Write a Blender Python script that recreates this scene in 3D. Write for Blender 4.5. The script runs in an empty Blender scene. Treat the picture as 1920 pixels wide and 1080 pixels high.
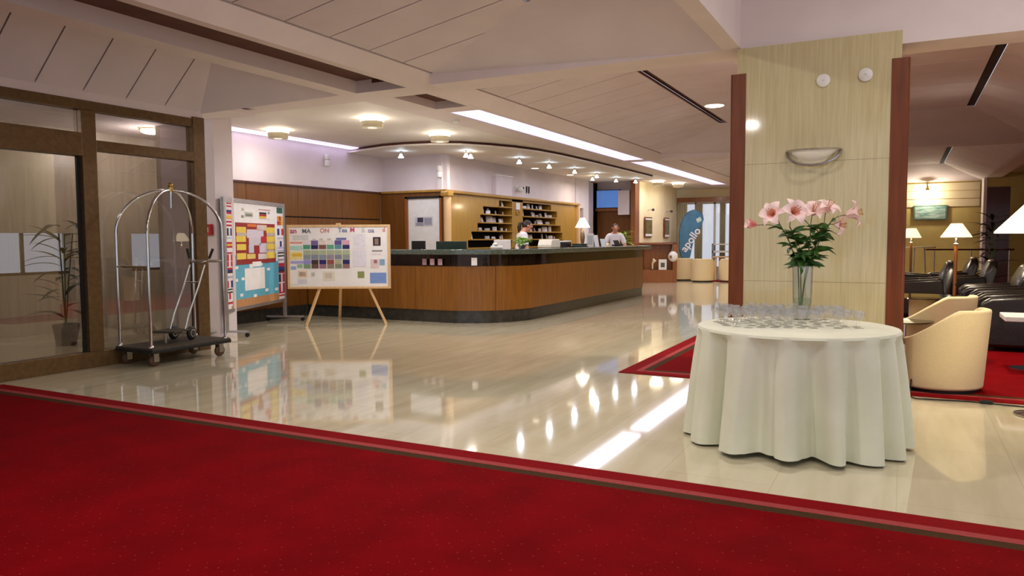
import bpy, bmesh, math, random
from mathutils import Vector, Matrix
random.seed(7)
R = math.radians
S = bpy.context.scene
COL = S.collection

# ------------------------------------------------------------------ camera, world, exposure
yaw, pitch, roll = R(27.339), R(-3.646), R(-0.290)
fw = Vector((-math.sin(yaw) * math.cos(pitch), math.cos(yaw) * math.cos(pitch), math.sin(pitch)))
rt = Vector((math.cos(yaw), math.sin(yaw), 0)); up = rt.cross(fw)
r2 = rt * math.cos(roll) + up * math.sin(roll); u2 = -rt * math.sin(roll) + up * math.cos(roll)
cd = bpy.data.cameras.new('camera'); cam = bpy.data.objects.new('camera', cd); COL.objects.link(cam)
m3 = Matrix((r2, u2, -fw)).transposed()
cam.matrix_world = Matrix.Translation((0, 0, 1.33)) @ m3.to_4x4()
cd.sensor_width = 36; cd.lens = 1418.9 / 1920 * 36; cd.clip_end = 200
S.camera = cam

w = bpy.data.worlds.new('daylight'); S.world = w; w.use_nodes = True
bg = w.node_tree.nodes['Background']; bg.inputs[0].default_value = (0.84, 0.88, 1.0, 1); bg.inputs[1].default_value = 0.7
S.view_settings.view_transform = 'Standard'; S.view_settings.look = 'None'
S.view_settings.exposure = 0.34; S.view_settings.gamma = 1.0; S.view_settings.use_curve_mapping = False
S.cycles.max_bounces = 10; S.cycles.diffuse_bounces = 5; S.cycles.glossy_bounces = 5; S.cycles.transmission_bounces = 8; S.cycles.transparent_max_bounces = 12
S.cycles.caustics_reflective = False; S.cycles.caustics_refractive = False; S.cycles.sample_clamp_indirect = 4.0
S.cycles.use_denoising = True

# ------------------------------------------------------------------ materials
def lin(c):
    return tuple((x / 255 / 12.92 if x / 255 <= 0.04045 else ((x / 255 + 0.055) / 1.055) ** 2.4) for x in c) + (1,)
MATS = {}
def pm(name, c1, c2=None, scale=8, stretch=(1, 1, 1), rough=0.5, metal=0, bump=0, detail=4, coat=0, spec=0.5, trans=0, emit=None, estr=0, ior=1.45, lo=0.35, hi=0.65, sheen=0, alpha=1):
    if name in MATS: return MATS[name]
    m = bpy.data.materials.new(name); m.use_nodes = True; nt = m.node_tree; N = nt.nodes; L = nt.links
    b = N['Principled BSDF']
    tc = N.new('ShaderNodeTexCoord'); mp = N.new('ShaderNodeMapping'); mp.inputs['Scale'].default_value = stretch
    nz = N.new('ShaderNodeTexNoise'); nz.inputs['Scale'].default_value = scale; nz.inputs['Detail'].default_value = detail
    rp = N.new('ShaderNodeValToRGB'); rp.color_ramp.elements[0].position = lo; rp.color_ramp.elements[1].position = hi
    c2 = c2 or tuple(min(255, x * 0.93) for x in c1)
    rp.color_ramp.elements[0].color = lin(c1); rp.color_ramp.elements[1].color = lin(c2)
    L.new(tc.outputs['Object'], mp.inputs[0]); L.new(mp.outputs[0], nz.inputs['Vector']); L.new(nz.outputs[0], rp.inputs[0])
    L.new(rp.outputs[0], b.inputs['Base Color'])
    b.inputs['Roughness'].default_value = rough; b.inputs['Metallic'].default_value = metal
    b.inputs['Coat Weight'].default_value = coat; b.inputs['Coat Roughness'].default_value = 0.08; b.inputs['Specular IOR Level'].default_value = spec
    b.inputs['Transmission Weight'].default_value = trans; b.inputs['IOR'].default_value = ior; b.inputs['Sheen Weight'].default_value = sheen
    b.inputs['Alpha'].default_value = alpha
    if emit: b.inputs['Emission Color'].default_value = lin(emit); b.inputs['Emission Strength'].default_value = estr
    if bump:
        bp = N.new('ShaderNodeBump'); bp.inputs['Strength'].default_value = bump; bp.inputs['Distance'].default_value = 0.01
        L.new(nz.outputs[0], bp.inputs['Height']); L.new(bp.outputs[0], b.inputs['Normal'])
    MATS[name] = m
    return m

def mat_floor():
    m = pm('polished_travertine', (214, 206, 178), (201, 193, 162), scale=2.2, stretch=(3.5, 0.45, 1), rough=0.045, spec=0.7, detail=8, coat=0.25)
    nt = m.node_tree; N = nt.nodes; L = nt.links; b = N['Principled BSDF']
    rp = [n for n in N if n.type == 'VALTORGB'][0]
    tc = [n for n in N if n.type == 'TEX_COORD'][0]
    bk = N.new('ShaderNodeTexBrick'); bk.offset = 0.5; bk.inputs['Scale'].default_value = 1.0
    bk.inputs['Brick Width'].default_value = 1.2; bk.inputs['Row Height'].default_value = 0.6; bk.inputs['Mortar Size'].default_value = 0.004
    bk.inputs['Color1'].default_value = (1, 1, 1, 1); bk.inputs['Color2'].default_value = (0.96, 0.955, 0.945, 1); bk.inputs['Mortar'].default_value = (0.88, 0.86, 0.82, 1)
    rot = N.new('ShaderNodeMapping'); rot.inputs['Rotation'].default_value = (0, 0, R(90))
    L.new(tc.outputs['Object'], rot.inputs[0]); L.new(rot.outputs[0], bk.inputs['Vector'])
    mx = N.new('ShaderNodeMix'); mx.data_type = 'RGBA'; mx.blend_type = 'MULTIPLY'; mx.inputs[0].default_value = 1
    L.new(rp.outputs[0], mx.inputs[6]); L.new(bk.outputs[0], mx.inputs[7]); L.new(mx.outputs[2], b.inputs['Base Color'])
    nz2 = N.new('ShaderNodeTexNoise'); nz2.inputs['Scale'].default_value = 0.9; nz2.inputs['Detail'].default_value = 2
    bp = N.new('ShaderNodeBump'); bp.inputs['Strength'].default_value = 0.02; bp.inputs['Distance'].default_value = 0.01
    L.new(tc.outputs['Object'], nz2.inputs['Vector']); L.new(nz2.outputs[0], bp.inputs['Height']); L.new(bp.outputs[0], b.inputs['Normal'])
    return m
def mat_carpet():
    m = pm('red_carpet_pile', (118, 2, 10), (104, 2, 8), scale=3, rough=0.95, spec=0.05)
    nt = m.node_tree; N = nt.nodes; L = nt.links; b = N['Principled BSDF']
    rp = [n for n in N if n.type == 'VALTORGB'][0]; tc = [n for n in N if n.type == 'TEX_COORD'][0]
    vo = N.new('ShaderNodeTexVoronoi'); vo.inputs['Scale'].default_value = 17; vo.inputs['Randomness'].default_value = 0.35
    rot = N.new('ShaderNodeMapping'); rot.inputs['Rotation'].default_value = (0, 0, R(45))
    L.new(tc.outputs['Object'], rot.inputs[0]); L.new(rot.outputs[0], vo.inputs['Vector'])
    r3 = N.new('ShaderNodeValToRGB'); r3.color_ramp.elements[0].position = 0.05; r3.color_ramp.elements[0].color = (1, 1, 1, 1)
    r3.color_ramp.elements[1].position = 0.10; r3.color_ramp.elements[1].color = (0, 0, 0, 1)
    L.new(vo.outputs['Distance'], r3.inputs[0])
    mx = N.new('ShaderNodeMix'); mx.data_type = 'RGBA'; L.new(r3.outputs[0], mx.inputs[0]); L.new(rp.outputs[0], mx.inputs[6]); mx.inputs[7].default_value = lin((140, 40, 38))
    L.new(mx.outputs[2], b.inputs['Base Color'])
    nz = N.new('ShaderNodeTexNoise'); nz.inputs['Scale'].default_value = 300
    bp = N.new('ShaderNodeBump'); bp.inputs['Strength'].default_value = 0.3; bp.inputs['Distance'].default_value = 0.004
    L.new(tc.outputs['Object'], nz.inputs['Vector']); L.new(nz.outputs[0], bp.inputs['Height']); L.new(bp.outputs[0], b.inputs['Normal'])
    return m

FLOOR = mat_floor(); CARPET = mat_carpet()
C_EDGE = pm('carpet_edge_red', (128, 6, 14), (118, 4, 12), scale=60, rough=0.95, spec=0.1)
C_PINK = pm('carpet_stripe_pink', (156, 66, 66), (146, 60, 60), scale=60, rough=0.95, spec=0.1)
C_BRN = pm('carpet_stripe_brown', (70, 48, 28), (62, 42, 24), scale=60, rough=0.95, spec=0.1)
PLASTER = pm('ceiling_plaster', (228, 216, 216), (223, 211, 211), scale=3, rough=0.8)
PANEL = pm('ceiling_panel', (220, 209, 214), (213, 202, 207), scale=2, rough=0.75)
GAPM = pm('panel_joint', (60, 44, 38), (50, 38, 32), scale=10, rough=0.9)
TROUGH = pm('trough_brown', (98, 62, 52), (88, 54, 46), scale=4, rough=0.85)
WHITEC = pm('white_ceiling', (236, 228, 220), (231, 223, 215), scale=3, rough=0.6)
WALLW = pm('white_wall', (222, 212, 216), (217, 206, 211), scale=3, rough=0.7)
CREAMW = pm('cream_wall', (232, 218, 180), (226, 211, 172), scale=3, rough=0.7)
YELW = pm('ochre_wall', (206, 186, 116), (198, 176, 106), scale=3, rough=0.6)
def wood(name, a, b, rough=0.35, st=(9, 9, 0.7), coat=0.25): return pm(name, a, b, scale=3, stretch=st, rough=rough, detail=8, coat=coat, lo=0.3, hi=0.7)
W_TRIM = wood('cherry_trim', (120, 58, 16), (98, 44, 10), rough=0.5, coat=0.0)
W_PANEL = wood('counter_wood', (138, 88, 26), (118, 72, 18), coat=0.12)
W_WALL = wood('wall_wood', (118, 74, 26), (100, 58, 18), coat=0.1)
W_RACK = wood('rack_wood', (172, 130, 44), (150, 110, 34))
W_DARK = wood('dark_wood', (82, 34, 26), (60, 24, 20))
W_LIGHT = wood('beech_wood', (222, 186, 140), (206, 168, 120), rough=0.45, coat=0.1)
W_RED = wood('red_wood', (152, 92, 44), (126, 72, 32))
TRAV = pm('travertine_cladding', (208, 197, 158), (190, 176, 134), scale=2.4, stretch=(22, 22, 0.9), rough=0.07, detail=10, spec=0.7, lo=0.3, hi=0.75)
TRAV2 = pm('vestibule_stone', (196, 186, 170), (176, 166, 150), scale=1.7, stretch=(9, 9, 0.8), rough=0.3, detail=8)
BLACKST = pm('black_plinth', (58, 56, 50), (44, 42, 40), scale=12, rough=0.15, detail=6)
MARBLE = pm('green_black_granite', (92, 102, 92), (58, 68, 62), scale=40, rough=0.08, detail=8, spec=0.7)
DGLASS = pm('dark_mirror_band', (58, 42, 34), (44, 32, 26), scale=6, rough=0.05, metal=0.6)
BRONZE = pm('bronze_frame', (112, 86, 52), (98, 74, 44), scale=20, rough=0.4, metal=0.35)
RUBBER = pm('black_rubber', (24, 24, 25), (16, 16, 17), scale=30, rough=0.6)
BLACKP = pm('black_plastic', (26, 26, 28), (18, 18, 20), scale=20, rough=0.35)
CHROME = pm('polished_chrome', (214, 212, 208), (196, 194, 190), scale=6, rough=0.12, metal=1)
STEELB = pm('brushed_steel', (188, 184, 180), (170, 166, 162), scale=30, rough=0.3, metal=0.9)
BRASS = pm('brass', (206, 172, 96), (186, 150, 76), scale=20, rough=0.2, metal=1)
ALU = pm('aluminium_frame', (186, 180, 180), (172, 166, 166), scale=30, rough=0.35, metal=0.7)
CARTMAT = pm('cart_mat', (72, 62, 46), (58, 48, 36), scale=30, rough=0.8, bump=0.2)
WHITEP = pm('white_plastic', (232, 230, 226), (224, 222, 218), scale=10, rough=0.4)
PAPER = pm('white_paper', (238, 236, 238), (230, 228, 232), scale=6, rough=0.85)
CLOTH = pm('ivory_tablecloth', (226, 228, 206), (218, 220, 196), scale=4, rough=0.8, sheen=0.2)
BEIGE = pm('beige_fabric', (226, 206, 162), (221, 200, 156), scale=60, rough=0.85, bump=0.04, sheen=0.1)
LEATHER = pm('black_leather', (34, 28, 24), (24, 20, 18), scale=60, rough=0.3, bump=0.15, coat=0.2)
SKIN = pm('skin', (206, 150, 122), (196, 138, 112), scale=12, rough=0.6)
HAIR = pm('dark_hair', (46, 30, 24), (30, 20, 16), scale=30, rough=0.5)
SHIRT = pm('white_shirt', (232, 228, 230), (222, 218, 222), scale=8, rough=0.85)
TROUS = pm('dark_trousers', (34, 34, 40), (28, 28, 34), scale=20, rough=0.85)
LEAF = pm('leaf_green', (62, 104, 34), (38, 76, 26), scale=14, rough=0.5)
LEAFL = pm('lime_leaf', (176, 216, 90), (136, 192, 66), scale=14, rough=0.55)
STEM = pm('stem_green', (96, 122, 52), (76, 102, 42), scale=20, rough=0.5)
PETAL = pm('lily_petal', (252, 228, 222), (249, 212, 206), scale=9, rough=0.55)
PETALD = pm('lily_throat', (246, 186, 174), (242, 168, 158), scale=9, rough=0.55)
POLLEN = pm('pollen', (200, 150, 60), (180, 120, 40), scale=9, rough=0.7)
SHADE = pm('lit_lamp_shade', (250, 244, 224), (246, 238, 214), scale=6, rough=0.8, emit=(255, 236, 190), estr=1.0)
SHADEW = pm('lit_white_shade', (250, 248, 240), (246, 244, 236), scale=6, rough=0.8, emit=(255, 246, 230), estr=1.5)
GLOW = pm('lamp_glow', (255, 250, 235), (255, 246, 228), scale=3, rough=0.6, emit=(255, 240, 205), estr=14)
COOLG = pm('halogen_glow', (235, 250, 255), (225, 245, 255), scale=3, rough=0.6, emit=(215, 240, 255), estr=16)
STRIPG = pm('fluorescent_diffuser', (240, 236, 255), (236, 230, 252), scale=3, rough=0.6, emit=(222, 208, 255), estr=0.95)
STRIPW = pm('wall_fluorescent_diffuser', (240, 236, 255), (236, 230, 252), scale=3, rough=0.6, emit=(222, 210, 255), estr=1.5)
RED = pm('signal_red', (178, 38, 34), (166, 30, 28), scale=10, rough=0.4)
SCREENB = pm('blue_screen', (92, 136, 206), (78, 120, 190), scale=2, rough=0.25, emit=(80, 120, 190), estr=0.5)
TEAL = pm('banner_teal', (74, 122, 152), (62, 106, 138), scale=4, rough=0.7)
PIC = pm('picture_print', (120, 112, 66), (84, 74, 44), scale=14, rough=0.5)
SEA = pm('seascape_print', (196, 216, 206), (92, 140, 132), scale=3, stretch=(1, 1, 6), rough=0.4)
CURT = pm('pale_curtain', (214, 206, 176), (190, 182, 152), scale=6, stretch=(8, 8, 0.3), rough=0.85)
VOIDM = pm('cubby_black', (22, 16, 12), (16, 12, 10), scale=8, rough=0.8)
def glassmat(name, tint, rough=0.0, refl=0.5, edge=0.8, glint_mix=0.0):
    m = bpy.data.materials.new(name); m.use_nodes = True; nt = m.node_tree; N = nt.nodes; L = nt.links
    for n in list(N):
        if n.type == 'BSDF_PRINCIPLED': N.remove(n)
    out = [n for n in N if n.type == 'OUTPUT_MATERIAL'][0]
    tr = N.new('ShaderNodeBsdfTransparent'); gl = N.new('ShaderNodeBsdfGlossy'); gl.inputs['Roughness'].default_value = rough
    nz = N.new('ShaderNodeTexNoise'); nz.inputs['Scale'].default_value = 3; rp = N.new('ShaderNodeValToRGB')
    rp.color_ramp.elements[0].color = lin(tint); rp.color_ramp.elements[1].color = lin(tuple(x * 0.97 for x in tint))
    L.new(nz.outputs[0], rp.inputs[0]); L.new(rp.outputs[0], tr.inputs[0])
    fr = N.new('ShaderNodeLayerWeight'); fr.inputs[0].default_value = 0.5
    pw = N.new('ShaderNodeMath'); pw.operation = 'POWER'; pw.inputs[1].default_value = 3.0; L.new(fr.outputs['Facing'], pw.inputs[0])
    mu = N.new('ShaderNodeMath'); mu.operation = 'MULTIPLY_ADD'; mu.inputs[1].default_value = edge; mu.inputs[2].default_value = 0.04 * refl; mu.use_clamp = True
    L.new(pw.outputs[0], mu.inputs[0])
    ms = N.new('ShaderNodeMixShader'); L.new(mu.outputs[0], ms.inputs[0]); L.new(tr.outputs[0], ms.inputs[1]); L.new(gl.outputs[0], ms.inputs[2]); 
    if glint_mix:  # white diffuse and translucent share painted in as highlights on the glass
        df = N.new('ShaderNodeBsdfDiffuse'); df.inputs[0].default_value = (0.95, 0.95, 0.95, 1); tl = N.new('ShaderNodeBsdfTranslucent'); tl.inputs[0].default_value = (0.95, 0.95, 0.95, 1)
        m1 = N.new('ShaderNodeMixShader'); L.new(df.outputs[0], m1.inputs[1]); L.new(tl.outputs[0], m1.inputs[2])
        m2 = N.new('ShaderNodeMixShader'); m2.inputs[0].default_value = glint_mix; L.new(ms.outputs[0], m2.inputs[1]); L.new(m1.outputs[0], m2.inputs[2]); L.new(m2.outputs[0], out.inputs[0])
    else: L.new(ms.outputs[0], out.inputs[0])
    MATS[name] = m
    return m
PANE = glassmat('smoky_pane', (206, 202, 200), refl=3.0)
CLEAR = glassmat('clear_glass', (255, 255, 255), refl=1.5, edge=0.5, glint_mix=0.075)  # white share in the colour stands in for highlights on the glasses
VASEG = glassmat('vase_glass', (252, 254, 252), refl=2.0, edge=0.7, glint_mix=0.05)
TABLEG = glassmat('table_glass', (170, 180, 160), refl=3.0)

# ------------------------------------------------------------------ mesh builder
class MB:
    def __init__(s): s.v = []; s.f = []; s.m = []; s.cur = 0
    def add(s, vs, fs):
        o = len(s.v); s.v += [tuple(p) for p in vs]
        for f in fs: s.f.append(tuple(i + o for i in f)); s.m.append(s.cur)
        return s
    def box(s, x0, x1, y0, y1, z0, z1):
        x0, x1 = min(x0, x1), max(x0, x1); y0, y1 = min(y0, y1), max(y0, y1); z0, z1 = min(z0, z1), max(z0, z1)
        return s.add([(x0, y0, z0), (x1, y0, z0), (x1, y1, z0), (x0, y1, z0), (x0, y0, z1), (x1, y0, z1), (x1, y1, z1), (x0, y1, z1)],
                     [(0, 3, 2, 1), (4, 5, 6, 7), (0, 1, 5, 4), (1, 2, 6, 5), (2, 3, 7, 6), (3, 0, 4, 7)])
    def cbox(s, c, sz): return s.box(c[0] - sz[0] / 2, c[0] + sz[0] / 2, c[1] - sz[1] / 2, c[1] + sz[1] / 2, c[2] - sz[2] / 2, c[2] + sz[2] / 2)
    def beam(s, a, b, wd, ht):
        a, b = Vector(a), Vector(b); d = (b - a).normalized()
        u = d.cross(Vector((0, 0, 1)));
        if u.length < 1e-4: u = Vector((1, 0, 0))
        u.normalize(); v = u.cross(d); P = []
        for q in (a, b):
            for i, j in ((-1, -1), (1, -1), (1, 1), (-1, 1)): P.append(q + u * i * wd / 2 + v * j * ht / 2)
        return s.add(P, [(0, 1, 2, 3), (7, 6, 5, 4), (0, 4, 5, 1), (1, 5, 6, 2), (2, 6, 7, 3), (3, 7, 4, 0)])
    def tube(s, pts, r, n=8, closed=False, caps=True):
        pts = [Vector(p) for p in pts]; k = len(pts); rs = r if isinstance(r, (list, tuple)) else [r] * k
        prev = None; vs = []
        for i, p in enumerate(pts):
            if closed: d = pts[(i + 1) % k] - pts[i - 1]
            else: d = pts[min(i + 1, k - 1)] - pts[max(i - 1, 0)]
            d.normalize()
            if prev is None:
                a = Vector((0, 0, 1)) if abs(d.z) < 0.9 else Vector((1, 0, 0)); u = d.cross(a).normalized()
            else: u = (prev - d * prev.dot(d)).normalized()
            prev = u; v = d.cross(u)
            for j in range(n):
                t = 2 * math.pi * j / n; vs.append(p + (u * math.cos(t) + v * math.sin(t)) * rs[i])
        fs = []
        for i in range(k if closed else k - 1):
            i2 = (i + 1) % k
            for j in range(n): fs.append((i * n + j, i * n + (j + 1) % n, i2 * n + (j + 1) % n, i2 * n + j))
        if caps and not closed: fs.append(tuple(range(n - 1, -1, -1))); fs.append(tuple(range((k - 1) * n, k * n)))
        return s.add(vs, fs)
    def lathe(s, prof, n=24, c=(0, 0, 0), sx=1, sy=1):
        vs = []; fs = []; k = len(prof)
        for r, z in prof:
            for j in range(n):
                t = 2 * math.pi * j / n; vs.append((c[0] + max(r, 1e-4) * math.cos(t) * sx, c[1] + max(r, 1e-4) * math.sin(t) * sy, c[2] + z))
        for i in range(k - 1):
            for j in range(n): fs.append((i * n + j, i * n + (j + 1) % n, (i + 1) * n + (j + 1) % n, (i + 1) * n + j))
        return s.add(vs, fs)
    def sphere(s, c, r, n=12, sz=1):
        return s.lathe([(r * math.sin(math.pi * i / (n // 2 + 2)), -r * sz * math.cos(math.pi * i / (n // 2 + 2))) for i in range(n // 2 + 3)], n, c)
    def prism(s, poly, z0, z1):
        n = len(poly); a = sum(poly[i][0] * poly[(i + 1) % n][1] - poly[(i + 1) % n][0] * poly[i][1] for i in range(n))
        if a < 0: poly = poly[::-1]
        return s.add([(x, y, z0) for x, y in poly] + [(x, y, z1) for x, y in poly],
                     [tuple(range(n - 1, -1, -1)), tuple(range(n, 2 * n))] + [(i, (i + 1) % n, n + (i + 1) % n, n + i) for i in range(n)])
    def slab(s, pts, nrm, th):
        n = len(pts); nv = Vector(nrm) * th; P = [Vector(p) for p in pts]
        return s.add(P + [p + nv for p in P], [tuple(range(n)), tuple(range(2 * n - 1, n - 1, -1))] + [(i, n + i, n + (i + 1) % n, (i + 1) % n) for i in range(n)])
    def build(s, name, mat, parent=None, smooth=False, bevel=0, loc=None, rotz=None):
        me = bpy.data.meshes.new(name); me.from_pydata(s.v, [], s.f); me.update()
        mats = mat if isinstance(mat, (list, tuple)) else [mat]
        for q in mats: me.materials.append(q)
        if len(mats) > 1: me.polygons.foreach_set('material_index', s.m)
        bm = bmesh.new(); bm.from_mesh(me); bmesh.ops.recalc_face_normals(bm, faces=bm.faces); bm.to_mesh(me); bm.free()
        if smooth:
            me.polygons.foreach_set('use_smooth', [True] * len(me.polygons)); me.set_sharp_from_angle(angle=R(42))
        o = bpy.data.objects.new(name, me); COL.objects.link(o)
        if parent: o.parent = parent
        if loc: o.location = loc
        if rotz is not None: o.rotation_euler.z = rotz
        if bevel:
            b = o.modifiers.new('bevel', 'BEVEL'); b.width = bevel; b.segments = 2; b.limit_method = 'ANGLE'; b.angle_limit = R(40)
        return o
def tag(o, label, cat=None, group=None, kind=None):
    o['label'] = label
    if cat: o['category'] = cat
    if group: o['group'] = group
    if kind: o['kind'] = kind
    return o
def thing(name, label, cat, loc=(0, 0, 0), rotz=0, group=None, kind=None):
    o = bpy.data.objects.new(name, None); COL.objects.link(o); o.location = loc; o.rotation_euler.z = rotz; o.empty_display_size = 0.1
    return tag(o, label, cat, group, kind)
def struct(name, label): return thing(name, label, None, kind='structure')
def dup(root, loc, rotz=0, label=None, group=None, scale=None):
    def cp(o, par):
        c = o.copy(); COL.objects.link(c); c.parent = par
        for ch in list(o.children): cp(ch, c)
        return c
    r_ = cp(root, None); r_.location = loc; r_.rotation_euler.z = rotz
    if scale: r_.scale = scale
    if label: r_['label'] = label
    if group: r_['group'] = group
    return r_
def lamp(name, parent, loc, energy, color, size=0.05, kind='POINT', spot=None, blend=0.5):
    l = bpy.data.lights.new(name, kind); l.energy = energy; l.color = color
    if kind == 'AREA': l.size = size; l.shape = 'DISK'
    else: l.shadow_soft_size = size
    if kind == 'SPOT': l.spot_size = R(spot); l.spot_blend = blend
    o = bpy.data.objects.new(name, l); COL.objects.link(o); o.parent = parent; o.location = loc
    return o
WARM = (1.0, 0.86, 0.66); NEUT = (1.0, 0.94, 0.90); COOL = (0.86, 0.88, 1.0)
def text(name, body, size, mat, parent, loc, rot, ext=0.002, align='CENTER', bold=0):
    c = bpy.data.curves.new(name, 'FONT'); c.body = body; c.size = size; c.extrude = ext; c.align_x = align; c.align_y = 'CENTER'; c.offset = bold; c.resolution_u = 3
    t = bpy.data.objects.new(name + '_tmp', c); COL.objects.link(t)
    bpy.context.view_layer.update()
    me = bpy.data.meshes.new_from_object(t.evaluated_get(bpy.context.evaluated_depsgraph_get()))
    bpy.data.objects.remove(t); bpy.data.curves.remove(c)
    me.materials.clear(); me.materials.append(mat)
    o = bpy.data.objects.new(name, me); COL.objects.link(o); o.parent = parent; o.location = loc; o.rotation_euler = rot
    return o
# ------------------------------------------------------------------ floor and carpets
fl = MB().box(-12, 6, -6, 34, -0.2, 0).build('floor', FLOOR); tag(fl, 'polished cream travertine lobby floor', kind='structure')

def carpet(name, label, x0, x1, y0, y1, sides, z=0.008):
    t = thing(name, label, 'carpet')
    def ring(o0, o1, nm, mt, zz):
        # L / U shaped band between inset o0 and o1 on the listed sides
        b = MB()
        l0 = x0 + o0 if 'L' in sides else x0; l1 = x0 + o1 if 'L' in sides else x0
        if 'N' in sides: b.box(l0, x1, y1 - o1, y1 - o0, 0, zz)
        if 'S' in sides: b.box(l0, x1, y0 + o0, y0 + o1, 0, zz)
        yb = y0 + (o1 if 'S' in sides else 0); ye = y1 - (o1 if 'N' in sides else 0)
        if 'L' in sides: b.box(l0, l1, yb, ye, 0, zz)
        return b.build(nm, mt, t)
    ring(0, 0.135, 'edge_band', C_EDGE, z); ring(0.135, 0.195, 'pink_stripe', C_PINK, z); ring(0.195, 0.27, 'brown_stripe', C_BRN, z)
    MB().box(x0 + (0.27 if 'L' in sides else 0), x1, y0 + (0.27 if 'S' in sides else 0), y1 - (0.27 if 'N' in sides else 0), 0, z).build('field', CARPET, t)
    return t
carpet('carpet', 'large dark red carpet with pink and brown striped border in front of the entrance', -7.44, 5.5, -5, 4.03, 'LN')
carpet('carpet', 'red bordered carpet running behind the stone column into the lounge', -2.5, 4.88, 7.14, 26.2, 'LS')
carpet('carpet', 'small patch of red carpet under the distant beige chairs by the banner', -5.35, -3.2, 23.6, 27.0, 'LS')

# ------------------------------------------------------------------ ceiling
z0, zt = 3.08, 3.50
ce = struct('ceiling', 'coffered beige ceiling with sloping panels between flat beams')
def cb(nm, mt, *bx):
    b = MB()
    for q in bx: b.box(*q)
    return b.build(nm, mt, ce)
# long beam beside the reception with its open light trough
cb('beam', PLASTER, (-5.12, -4.97, -6, 27.4, z0, 4.1))
b = MB(); b.add([(-4.97, -6, z0 - 0.015), (-4.78, -6, 3.20), (-4.78, -6, 3.4), (-4.97, -6, 3.4), (-4.97, 27.4, z0 - 0.015), (-4.78, 27.4, 3.20), (-4.78, 27.4, 3.4), (-4.97, 27.4, 3.4)], [(0, 1, 5, 4), (1, 2, 6, 5), (2, 3, 7, 6), (3, 0, 4, 7), (0, 3, 2, 1), (4, 5, 6, 7)]); b.build('beam_edge', PLASTER, ce)
cb('beam', PLASTER, (-6.09, -5.84, -6, 7.28, z0, 4.1)); cb('beam', PLASTER, (-6.09, -5.61, 7.28, 27.4, z0, 4.1))
cb('light_trough', TROUGH, (-5.84, -5.12, -6, 7.28, z0 + 0.145, z0 + 0.2)); cb('light_trough', TROUGH, (-5.61, -5.12, 7.28, 27.4, z0 + 0.10, z0 + 0.2))
for y0_, y1_ in ((7.28, 7.70), (8.66, 8.98), (16.31, 16.71), (25.0, 27.4)): cb('trough_bridge', PLASTER, (-5.61, -5.12, y0_, y1_, z0, z0 + 0.10))
# cross beams
cb('cross_beam', PLASTER, (-9.6, -6.09, 7.28, 7.74, z0, 4.1)); cb('cross_beam', PLASTER, (-4.80, -1.54, 7.28, 7.74, z0, 4.1))
cb('cross_beam', PLASTER, (-4.80, -1.54, 16.4, 16.85, z0, 4.1)); cb('cross_beam', PLASTER, (-1.38, 2.1, 16.6, 17.05, z0, 4.1))
cb('beam', PLASTER, (-1.54, -1.38, -6, 27.4, z0, 4.1)); cb('beam', PLASTER, (2.1, 2.5, 7.7, 27.4, z0, 4.1))
cb('header_beam', PLASTER, (-1.38, 5.0, 7.27, 7.70, 2.96, 4.1))
cb('ceiling_cap', PLASTER, (-1.38, 5.0, -6, 7.27, 3.95, 4.1))
cb('ceiling_cap', PLASTER, (2.5, 5.0, 7.7, 27.4, 3.3, 3.4))

def slope(xb, zb, xt, zt_, ys, n0=None, n1=None, nm='sloping_panel', gap=0.016, back=True):
    """panels between the y seams, from (xb,zb) up to (xt,zt_); n0/n1=(y at base, y at top) of the hips that cut the ends"""
    def lim(y):
        t = 1.0
        if n0 and y < n0[1]: t = min(t, (y - n0[0]) / (n0[1] - n0[0]))
        if n1 and y > n1[1]: t = min(t, (n1[0] - y) / (n1[0] - n1[1]))
        return max(0, t)
    P = lambda y, t: (xb + (xt - xb) * t, y, zb + (zt_ - zb) * t)
    nrm = Vector((-(zt_ - zb), 0, (xt - xb))).normalized()
    if nrm.z < 0: nrm = -nrm
    for a, c in zip(ys[:-1], ys[1:]):
        a2, c2 = a + gap / 2, c - gap / 2
        tops = [c2] + [k for k in ((n1[1] if n1 else None), (n0[1] if n0 else None)) if k is not None and a2 < k < c2] + [a2]
        pts = [P(a2, 0.02), P(c2, 0.02)] + [P(y, lim(y)) for y in sorted(tops, reverse=True) if lim(y) > 0.021]
        if len(pts) < 3: continue
        MB().slab(pts, nrm, 0.02).build(nm, PANEL, ce)
    if back:
        pts = [P(ys[0], 0), P(ys[-1], 0)] + ([P(n1[1], 1)] if n1 else [P(ys[-1], 1)]) + ([P(n0[1], 1)] if n0 else [P(ys[0], 1)])
        b = MB(); b.slab([Vector(p) + nrm * 0.022 for p in pts], nrm, 0.02); b.build('panel_backing', GAPM, ce)
# near middle bay
ys = [7.28 - 0.575 * k for k in range(20)][::-1]
slope(-4.78, 3.20, -3.13, zt, ys, None, (7.28, 6.35))
MB().slab([(-4.78, 7.28, 3.20), (-1.54, 7.28, z0), (-1.54, 6.35, zt), (-3.13, 6.35, zt)], (0, 0.41, 0.91), 0.02).build('end_slope', PANEL, ce)
cb('flat_panel', PANEL, (-3.07, -1.54, -6, 6.35, zt, zt + 0.05)); cb('air_slot', GAPM, (-3.13, -3.07, -6, 6.35, zt + 0.03, zt + 0.06))
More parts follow.
